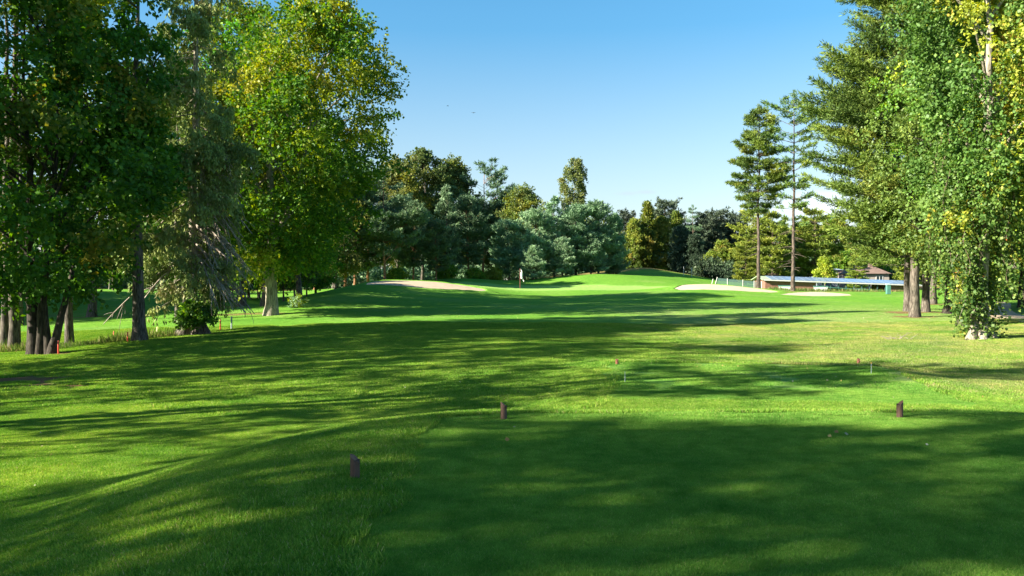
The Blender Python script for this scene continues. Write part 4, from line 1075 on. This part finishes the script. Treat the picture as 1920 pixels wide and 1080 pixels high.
# driving range shed
M['brick'] = plain_mat('brown_boards', (.21,.10,.075), .8, .2, 4, stretch=(1,1,6))
M['tealdark'] = plain_mat('dark_teal', (.03,.075,.075), .7, .25, 3)
M['teal'] = plain_mat('teal_board', (.07,.20,.17), .6, .12, 3)
M['solar'] = None
m_, nt, ns, ln = new_mat('solar_glass'); bs = ns.new('ShaderNodeBsdfPrincipled'); bs.inputs['Base Color'].default_value = (.08,.17,.36,1); bs.inputs['Roughness'].default_value = .22
bs.inputs['Specular IOR Level'].default_value = .7
tc = ns.new('ShaderNodeTexCoord'); br = N(ns, 'ShaderNodeTexBrick', Scale=1.0); br.inputs['Color1'].default_value = (.17,.24,.36,1); br.inputs['Color2'].default_value = (.13,.2,.32,1)
br.inputs['Mortar'].default_value = (.25,.3,.38,1); br.inputs['Brick Width'].default_value = 1.0; br.inputs['Row Height'].default_value = .8; br.inputs['Mortar Size'].default_value = .02; br.offset = 0
ln.new(tc.outputs['Object'], br.inputs['Vector']); ln.new(br.outputs['Color'], bs.inputs['Base Color']); o_ = ns.new('ShaderNodeOutputMaterial'); ln.new(bs.outputs[0], o_.inputs[0]); M['solar'] = m_
M['gutter'] = plain_mat('gutter_grey', (.55,.56,.55), .5, .08, 3)
M['mossroof'] = plain_mat('mossy_roof', (.26,.34,.22), .8, .2, 3)
xa, xb = (1433-960)/F*116, (1712-960)/F*116
P0 = np.array([xa, 116.0, float(G(xa, 116))]); L = xb-xa; slope = -.42/L
zt = CAMZ+13/F*116-P0[2]      # ridge height over the left corner
ze = CAMZ+5.0/F*116-P0[2]     # eave
root = empty('driving_range_shed', P0); root.rotation_euler = (0, math.atan(.035), R(0)); tag(root, 'long low driving range shed with blue solar panels on its roof', 'shed')
b = MB(); b.box(.2, 7.6, .3, 5.5, -.8, ze-.05); b.build('end_room', M['brick'], root)
b = MB(); b.box(L-3.6, L+1, .3, 5.5, -.8, ze-.05); b.build('end_room', M['brick'], root)
b = MB(); b.box(7.62, L-3.62, 4.9, 5.2, -.8, ze-.9); b.build('back_wall', M['tealdark'], root)
b = MB(); b.bar((-.1,-.1,ze), (L+1.2,-.1,ze), .12, .16); b.build('gutter', M['gutter'], root)
b = MB(); b.add([(-.3,-.02,ze+.06),(L+1.2,-.02,ze+.06),(L+1.2,2.9,zt),(-.3,2.9,zt),(-.3,5.8,ze+.06),(L+1.2,5.8,ze+.06),
                 (-.3,0,ze-.04),(L+1.2,0,ze-.04),(L+1.2,2.9,zt-.12),(-.3,2.9,zt-.12),(-.3,5.8,ze-.04),(L+1.2,5.8,ze-.04)],
                [(0,1,2,3),(3,2,5,4),(7,6,9,8),(8,9,10,11),(0,6,7,1),(4,5,11,10),(0,3,9,6),(3,4,10,9),(1,7,8,2),(2,8,11,5)]); b.build('roof', M['mossroof'], root)
npan = 21; w = (L-1.0)/npan; sl = np.array([0, 2.82, zt-ze-.08])
for i in range(npan):
    x = .9+i*w; b = MB(); dz = .07
    b.add([(x+.05,.05,ze+.08+dz),(x+w-.05,.05,ze+.08+dz),(x+w-.05,2.85,zt+dz),(x+.05,2.85,zt+dz),(x+.05,.05,ze+.08+dz-.04),(x+w-.05,.05,ze+.08+dz-.04),(x+w-.05,2.85,zt+dz-.04),(x+.05,2.85,zt+dz-.04)],
          [(0,1,2,3),(7,6,5,4),(0,4,5,1),(1,5,6,2),(2,6,7,3),(3,7,4,0)]); b.build('solar_panel', M['solar'], root)
for x in np.linspace(8.5, L-4, 9):
    b = MB(); b.bar((x,.15,-1.2),(x,.15,ze-.06), .13); b.build('support_post', M['tealdark'], root)
    b = MB(); b.box(x+.3, x+.38, .5, 4.5, -.9, ze-1.1); b.build('bay_divider', M['tealdark'], root)
b = MB(); b.bar((7.7,.1,ze-.7),(L-3.8,.1,ze-.95), .08); b.build('rail', M['teal'], root)
# white and teal boards standing in front of the shed
for x0, x1, y0, y1, lb in [(1460,1482,537,546,'low white board left of the second tall pine foot'),(1526,1552,538,548,'low white board with teal top, middle of the shed'),
                           (1602,1623,543,551,'low white board right of the middle of the shed')]:
    d = 106; xc = ((x0+x1)/2-960)/F*d; zb = float(G(xc, d)); root = empty('white_board', (xc, d, zb)); tag(root, lb, 'board', 'white boards in front of the shed')
    w2 = (x1-x0)/F*d/2; t2 = CAMZ-(y0-HZ)/F*d-zb; b0 = max(.03, CAMZ-(y1-HZ)/F*d-zb)
    b = MB(); b.box(-w2, w2, -.04, .04, b0, t2); b.build('panel', M['white'], root)
    b = MB(); b.box(-w2-.05, w2+.05, -.06, .06, t2+.002, t2+.14); b.build('top_rail', M['teal'], root)
    for sx in (-w2*.8, w2*.8):
        b = MB(); b.box(sx-.04, sx+.04, .045, .11, -.05, t2-.02); b.build('leg', M['tealdark'], root)
# green waste bin
P = GP(1665.5, 88); root = empty('green_bin', P); tag(root, 'teal-green bin with slanted lid on the grass before the shed', 'bin')
b = MB(); b.box(-.2,.2,-.18,.18,.04,1.0); b.build('body', M['teal'], root)
b = MB(); b.add([(-.23,-.21,1.003),(.23,-.21,1.003),(.23,.21,1.003),(-.23,.21,1.003),(-.23,-.21,1.06),(.23,-.21,1.06),(.23,.21,1.18),(-.23,.21,1.18)],
                [(0,3,2,1),(4,5,6,7),(0,1,5,4),(1,2,6,5),(2,3,7,6),(3,0,4,7)]); b.build('lid', M['greypaint'], root)
b = MB(); b.box(-.24,.24,-.22,.22,-.02,.037); b.build('foot', M['tealdark'], root)

# houses
M['rooftile'] = plain_mat('brown_roof_tiles', (.17,.115,.095), .8, .2, 2, stretch=(1,1,4), bump=.4)
M['wallpale'] = plain_mat('pale_render', (.33,.29,.26), .85, .06, 2)
M['wallblue'] = plain_mat('blue_grey_wall', (.20,.26,.32), .8, .12, 2)
M['pane'] = plain_mat('window_pane', (.03,.04,.05), .15, .1, 1)
M['darkbrown'] = plain_mat('dark_timber', (.10,.07,.06), .7, .2, 3)
def house(name, label, px0, px1, ytop, yeave, ybase, d, wall, roofm, dep=7.0, hip=2.2, chim=True):
    x0, x1 = (px0-960)/F*d, (px1-960)/F*d; zb = float(G((x0+x1)/2, d+3)); root = empty(name, (x0, d, zb)); tag(root, label, 'house')
    L = x1-x0; he = CAMZ-(yeave-HZ)/F*d-zb; ht = CAMZ-(ytop-HZ)/F*d-zb
    b = MB(); b.box(.3, L-.3, .4, dep-.4, -.3, he-.02); wl = b.build('wall', wall, root)
    b = MB(); b.add([(0,0,he),(L,0,he),(L,dep,he),(0,dep,he),(hip,dep/2,ht),(L-hip,dep/2,ht)], [(0,1,5,4),(1,2,5),(2,3,4,5),(3,0,4),(0,3,2,1)]); rf = b.build('roof', roofm, root)
    if chim: b = MB(); b.box(L*.62, L*.62+.7, dep*.4, dep*.4+.6, (he+ht)/2, ht+.35); b.build('chimney', M['rooftile'], rf)
    n = max(2, int(L/3))
    for i in range(n):
        x = L*(i+.6)/(n+.2); wz = max(.6, he-2.0); b = MB(); b.box(x-.6, x+.6, .37, .397, wz, he-.5); w_ = b.build('window', M['pane'], root)
        b = MB(); b.bar((x-.65,.36,wz-.04),(x+.65,.36,wz-.04),.06); b.bar((x-.65,.36,he-.46),(x+.65,.36,he-.46),.06); b.bar((x-.63,.36,wz),(x-.63,.36,he-.5),.06); b.bar((x+.63,.36,wz),(x+.63,.36,he-.5),.06); b.bar((x,.36,wz),(x,.36,he-.5),.05)
        b.build('frame', M['white'], w_)
house('brown_roof_house','house with brown hipped roof and pale walls behind the solar roof',1594,1672,497,513,528,150,M['wallpale'],M['rooftile'])
house('grey_house','blue-grey low house behind the small yellow tree',1530,1584,500,506,528,156,M['wallblue'],M['wallblue'],chim=False)

# ------------------------------------------------------------------ ground cover
def sample_region(n, fn, rng):
    out = []
    while sum(map(len, out)) < n: out.append(fn(rng, n))
    return np.vstack(out)[:n]
def frus(rng, n, d0, d1, pw=1.0, m=1.08):
    d = np.sqrt(rng.random(n)*(d1**2-d0**2)+d0**2); x = (rng.random(n)*2-1)*.64*m*d
    return np.stack([x, d], 1)
# fallen leaves and clippings
rng = np.random.default_rng(90)
Pf = frus(rng, 5200, 7.5, 62); keep = rng.random(len(Pf)) < (.22+.78*sst((Pf[:,0]-1)/10)*sst((Pf[:,1]-12)/9)); Pf = Pf[keep]
z = G(Pf[:,0], Pf[:,1])+.03; sz = rng.uniform(.02,.055,len(Pf)); P3 = np.stack([Pf[:,0], Pf[:,1], z], 1)
D = nrm(rng.normal(size=P3.shape)*np.array([1,1,.25])); Cc = np.array([(.45,.38,.24),(.5,.34,.14),(.32,.18,.08),(.6,.55,.42)])[rng.integers(0,4,len(P3))]
A = Acc(); A.add(leaf_quads(P3, D, sz, .9, rng), Cc); o = link('fallen_leaves', A.mesh('fallen_leaves', M['leaf'])); tag(o, kind='stuff')
# fallen twigs on the right
tw = Acc()
for i in range(16):
    a = rng.uniform(-1.2,1.2)+math.pi/2; l = rng.uniform(.25,.7); s = np.linspace(0,1,5)[:,None]
    q = np.array([(rng.random()-.5)*.9, (rng.random()-.5)*.5, .03])+np.array([math.cos(a), .3*math.sin(a), rng.uniform(.05,.7)])*l*s; tw.add(tube(q, .011*(1-.6*s[:,0]), 4))
P = GP(1680, 33.5); o = link('fallen_twigs', tw.mesh('fallen_twigs', M['dead'], True)); o.location = P; tag(o, 'bare fallen twigs lying on the lit grass left of the ivy-hung tree', 'twigs')

# tall weeds along the left wood edge
def weeds(name, n, fn, h0, h1, pal, seed, w=.05):
    rng = np.random.default_rng(seed); P2 = fn(rng, n); z = G(P2[:,0], P2[:,1]); P = np.stack([P2[:,0], P2[:,1], z-.02], 1)
    D = nrm(np.array([0,0,1.])+rng.normal(size=P.shape)*np.array([.3,.3,.05])); A = Acc()
    L = rng.uniform(h0, h1, n)*(.5+vnoise(P2[:,0]*.9, P2[:,1]*.6, seed))
    A.add(leaf_quads(P, D, L, w, rng), pick(pal, n, rng)); o = link(name, A.mesh(name, M['grass'])); tag(o, kind='stuff')
PAL['weed'] = [((.12,.19,.05),4),((.2,.22,.09),2.5),((.3,.27,.15),1),((.07,.14,.03),4)]
def wedge(rng, n):
    px = rng.uniform(-60, 345, n); dd = np.interp(px, [-60,20,110,250,345], [35,35.2,36,38.5,41.5])+np.abs(rng.normal(size=n))*1.3
    return np.stack([(px-960)/F*dd, dd], 1)
weeds('tall_weeds', 6500, wedge, .1, .5, 'weed', 1, .06)
def shedf(rng, n):
    px = rng.uniform(1440, 1705, n); dd = rng.uniform(99, 104, n); return np.stack([(px-960)/F*dd, dd], 1)
weeds('weeds', 3500, shedf, .12, .5, 'weed', 2, .14)

# mown and rough grass, scattered over the near ground
def tuftpatch(name, n, rad, h, w, pals, seed, lean=.5):
    rng = np.random.default_rng(seed); r = rad*np.sqrt(rng.random(n)); a = rng.random(n)*6.283
    P = np.stack([r*np.cos(a), r*np.sin(a), -.004+0*a], 1); D = nrm(np.array([0,0,1.])+rng.normal(size=P.shape)*np.array([lean,lean,.05]))
    L = h*rng.uniform(.5,1.3,n); V, Q = leaf_quads(P, D, L, 1.0, rng)
    # constant width blades
    V = V.reshape(n,4,3); S = nrm(np.cross(D, rng.normal(size=P.shape))); wv = w*rng.uniform(.7,1.3,(n,1))
    V[:,0] = P-S*wv*.5; V[:,1] = P+S*wv*.5; bend = rng.normal(size=(n,3))*np.array([1,1,0])*L[:,None]*.25
    V[:,2] = P+D*L[:,None]+bend+S*wv*.12; V[:,3] = P+D*L[:,None]+bend-S*wv*.12
    me = mesh_np(name, V.reshape(-1,3), Q, pick(pals, n, rng, .15), mat=M['grass'])
    return bpy.data.objects.new(name, me)
PAL['turf'] = [((.145,.30,.045),4),((.20,.34,.06),3),((.27,.38,.08),1.5),((.10,.24,.035),3),((.4,.38,.18),.4)]
PAL['turfdry'] = [((.23,.305,.085),4),((.28,.31,.125),3),((.17,.28,.05),3),((.42,.38,.21),.8)]
PAL['tee'] = [((.14,.31,.055),4),((.19,.35,.07),3),((.11,.26,.045),3),((.36,.37,.15),.4)]
def scatter(name, patch, pts, smin, smax, seed):
    rng = np.random.default_rng(seed); n = len(pts); e = .15
    zc = G(pts[:,0], pts[:,1]); gx = (G(pts[:,0]+e, pts[:,1])-G(pts[:,0]-e, pts[:,1]))/(2*e); gy = (G(pts[:,0], pts[:,1]+e)-G(pts[:,0], pts[:,1]-e))/(2*e)
    me = bpy.data.meshes.new(name); me.vertices.add(n); me.vertices.foreach_set('co', np.stack([pts[:,0], pts[:,1], zc], 1).astype(np.float32).ravel()); me.update()
    rot = np.empty((n,3), np.float32)
    for i in range(n):
        q = Vector((0,0,1)).rotation_difference(Vector((-gx[i], -gy[i], 1)).normalized()).to_matrix() @ Matrix.Rotation(rng.random()*6.283, 3, 'Z')
        rot[i] = q.to_euler()[:]
    a = me.attributes.new('rot', 'FLOAT_VECTOR', 'POINT'); a.data.foreach_set('vector', rot.ravel())
    a = me.attributes.new('scl', 'FLOAT', 'POINT'); a.data.foreach_set('value', rng.uniform(smin, smax, n).astype(np.float32))
    o = link(name, me); tag(o, kind='stuff')
    ng = bpy.data.node_groups.new(name, 'GeometryNodeTree'); ng.interface.new_socket('Geometry', in_out='INPUT', socket_type='NodeSocketGeometry'); ng.interface.new_socket('Geometry', in_out='OUTPUT', socket_type='NodeSocketGeometry')
    ns = ng.nodes; ln = ng.links; gi = ns.new('NodeGroupInput'); go = ns.new('NodeGroupOutput'); ip = ns.new('GeometryNodeInstanceOnPoints'); oi = ns.new('GeometryNodeObjectInfo')
    oi.inputs['Object'].default_value = patch; oi.inputs['As Instance'].default_value = True
    ar = ns.new('GeometryNodeInputNamedAttribute'); ar.data_type = 'FLOAT_VECTOR'; ar.inputs['Name'].default_value = 'rot'
    asx = ns.new('GeometryNodeInputNamedAttribute'); asx.data_type = 'FLOAT'; asx.inputs['Name'].default_value = 'scl'
    er = ns.new('FunctionNodeEulerToRotation'); ln.new(ar.outputs[0], er.inputs[0]); ln.new(er.outputs[0], ip.inputs['Rotation']); ln.new(asx.outputs[0], ip.inputs['Scale'])
    ln.new(gi.outputs[0], ip.inputs['Points']); ln.new(oi.outputs['Geometry'], ip.inputs['Instance']); ln.new(ip.outputs[0], go.inputs[0])
    md = o.modifiers.new('scatter', 'NODES'); md.node_group = ng
    return o
print('grass...')
rng = np.random.default_rng(4)
def inreg(P): # distance to the tee tops, negative inside
    return np.minimum(sdrect(P[:,0], P[:,1], 3.05, 1.8, 4.15, 8.1, TEE1[4], TEE1[5])+.12*(vnoise(P[:,0]*2,P[:,1]*2,8)-.5), sdrect(P[:,0], P[:,1], *TEE2)+.15)
A1 = frus(rng, 5200, 3.2, 17, m=1.2); s_ = inreg(A1)
pt_tee = tuftpatch('tee_blades', 5200, .42, .018, .0035, 'tee', 1, .55)
pt_tee2 = tuftpatch('tee_blades_thin', 1500, .45, .03, .007, 'tee', 4, .5)
pt_r = tuftpatch('rough_blades', 4600, .42, .033, .006, 'turf', 2, .5)
pt_f = tuftpatch('fairway_blades', 2600, .8, .05, .013, 'turf', 3, .5)
pt_d = tuftpatch('dry_blades', 2600, .8, .05, .013, 'turfdry', 5, .5)
scatter('tee_grass', pt_tee, A1[s_ < .02], .85, 1.2, 1)
scatter('rough_grass', pt_r, A1[(s_ > .03)], .8, 1.3, 2)
A2 = frus(rng, 5400, 15.5, 46); A2 = A2[soil_at(A2[:,0], A2[:,1]) < .2]; s_ = inreg(A2); dr = sst((A2[:,0]-1-.03*A2[:,1])/11)*sst((A2[:,1]-11)/8)
m2 = s_ < -.3; scatter('second_tee_grass', pt_tee2, A2[m2], .8, 1.2, 3)
isd = rng.random(len(A2)) < dr*.75*(.4+vnoise(A2[:,0]*.35, A2[:,1]*.35, 21))
scatter('fairway_grass', pt_f, A2[~m2 & ~isd & (s_ > .4)], .8, 1.2, 4)
scatter('dry_grass', pt_d, A2[~m2 & isd & (s_ > .4)], .8, 1.2, 5)

# ------------------------------------------------------------------ sky, sun, camera
SUN_EL, SUN_AZ = R(SUNEL), math.atan2(SUND[0], SUND[1])
wld = bpy.data.worlds.new('World'); sc.world = wld; wld.use_nodes = True
ns = wld.node_tree.nodes; ln = wld.node_tree.links; ns.clear()
sky = ns.new('ShaderNodeTexSky'); sky.sky_type = 'NISHITA'; sky.sun_disc = False; sky.sun_elevation = SUN_EL; sky.sun_rotation = SUN_AZ % (2*math.pi)
sky.altitude = 200; sky.air_density = 1.0; sky.dust_density = .5; sky.ozone_density = 2.0
tc = ns.new('ShaderNodeTexCoord'); sx = ns.new('ShaderNodeSeparateXYZ'); ln.new(tc.outputs['Generated'], sx.inputs[0])
# thin streaks of cloud low over the wood
def cloud(az, el, wa, we, amt, nscale):
    v = ns.new('ShaderNodeVectorMath'); v.operation = 'SUBTRACT'; ln.new(tc.outputs['Generated'], v.inputs[0])
    v.inputs[1].default_value = (math.sin(az)*math.cos(el), math.cos(az)*math.cos(el), math.sin(el))
    mp = ns.new('ShaderNodeMapping'); mp.inputs['Scale'].default_value = (1/wa, 1/wa, 1/we); ln.new(v.outputs[0], mp.inputs['Vector'])
    le = ns.new('ShaderNodeVectorMath'); le.operation = 'LENGTH'; ln.new(mp.outputs[0], le.inputs[0])
    nz = ns.new('ShaderNodeTexNoise'); nz.inputs['Scale'].default_value = nscale; nz.inputs['Detail'].default_value = 5
    m2 = ns.new('ShaderNodeMapping'); m2.inputs['Scale'].default_value = (1,1,4); ln.new(tc.outputs['Generated'], m2.inputs['Vector']); ln.new(m2.outputs[0], nz.inputs['Vector'])
    ad = ns.new('ShaderNodeMath'); ad.operation = 'ADD'; ln.new(le.outputs['Value'], ad.inputs[0]); ln.new(nz.outputs['Fac'], ad.inputs[1])
    mr = ns.new('ShaderNodeMapRange'); mr.inputs['From Min'].default_value = 1.25; mr.inputs['From Max'].default_value = .55; mr.inputs['To Max'].default_value = amt; ln.new(ad.outputs[0], mr.inputs['Value'])
    return mr.outputs[0]
def azel(px, py): return math.atan2((px-960)/F, 1), math.atan2((HZ-py)/F, math.hypot(1,(px-960)/F))
hs = ns.new('ShaderNodeHueSaturation'); hs.inputs['Saturation'].default_value = 1.25; ln.new(sky.outputs[0], hs.inputs['Color']); hs.inputs['Hue'].default_value = .486
sr = ns.new('ShaderNodeMapRange'); sr.inputs['From Max'].default_value = .3; sr.inputs['To Min'].default_value = .6; sr.inputs['To Max'].default_value = 1.3; ln.new(sx.outputs[2], sr.inputs['Value']); ln.new(sr.outputs[0], hs.inputs['Saturation'])
mrz = ns.new('ShaderNodeMapRange'); mrz.inputs['From Max'].default_value = .32; mrz.inputs['To Min'].default_value = .51; mrz.inputs['To Max'].default_value = .75; ln.new(sx.outputs[2], mrz.inputs['Value'])
vs = ns.new('ShaderNodeVectorMath'); vs.operation = 'SCALE'; ln.new(hs.outputs[0], vs.inputs[0]); ln.new(mrz.outputs[0], vs.inputs['Scale']); last = vs.outputs[0]
for (px, py, wa, we, amt, nsc, colr) in [(1176,363,.022,.0045,.5,30,(2.3,2.7,3.5)),(1212,360,.02,.004,.5,34,(2.3,2.7,3.5)),(1545,385,.12,.022,.3,12,(8.5,8.6,8.9))]:
    az, el = azel(px, py); f = cloud(az, el, wa, we, amt, nsc)
    mx = ns.new('ShaderNodeMix'); mx.data_type = 'RGBA'; ln.new(f, mx.inputs['Factor']); ln.new(last, mx.inputs[6]); mx.inputs[7].default_value = (*[c*CLOUDK for c in colr], 1); last = mx.outputs[2]
bg = ns.new('ShaderNodeBackground'); bg.inputs['Strength'].default_value = SKYS; ln.new(last, bg.inputs['Color'])
ow = ns.new('ShaderNodeOutputWorld'); ln.new(bg.outputs[0], ow.inputs[0])
sd = bpy.data.lights.new('sun', 'SUN'); sd.energy = SUNS; sd.angle = R(.55); sd.color = (1,.91,.74)
so = bpy.data.objects.new('sun', sd); COL.objects.link(so); so.location = (-20,-8,30)
dv = Vector((SUND[0]*math.cos(SUN_EL), SUND[1]*math.cos(SUN_EL), math.sin(SUN_EL))); so.rotation_euler = dv.to_track_quat('Z','Y').to_euler()
cam = bpy.data.cameras.new('camera'); cam.sensor_width = 36; cam.lens = F/1920*36; cam.clip_end = 4000; cam.clip_start = .05
co = bpy.data.objects.new('camera', cam); COL.objects.link(co); co.location = (0,0,CAMZ); co.rotation_euler = (math.pi/2-math.atan((540-HZ)/F), 0, 0)
sc.camera = co
sc.view_settings.view_transform = 'Standard'; sc.view_settings.look = 'None'; sc.view_settings.gamma = 1; sc.view_settings.exposure = EXPO
sc.cycles.max_bounces = 6; sc.cycles.diffuse_bounces = 3; sc.cycles.transmission_bounces = 3; sc.cycles.transparent_max_bounces = 8; sc.cycles.glossy_bounces = 2
sc.cycles.use_denoising = DENOISE
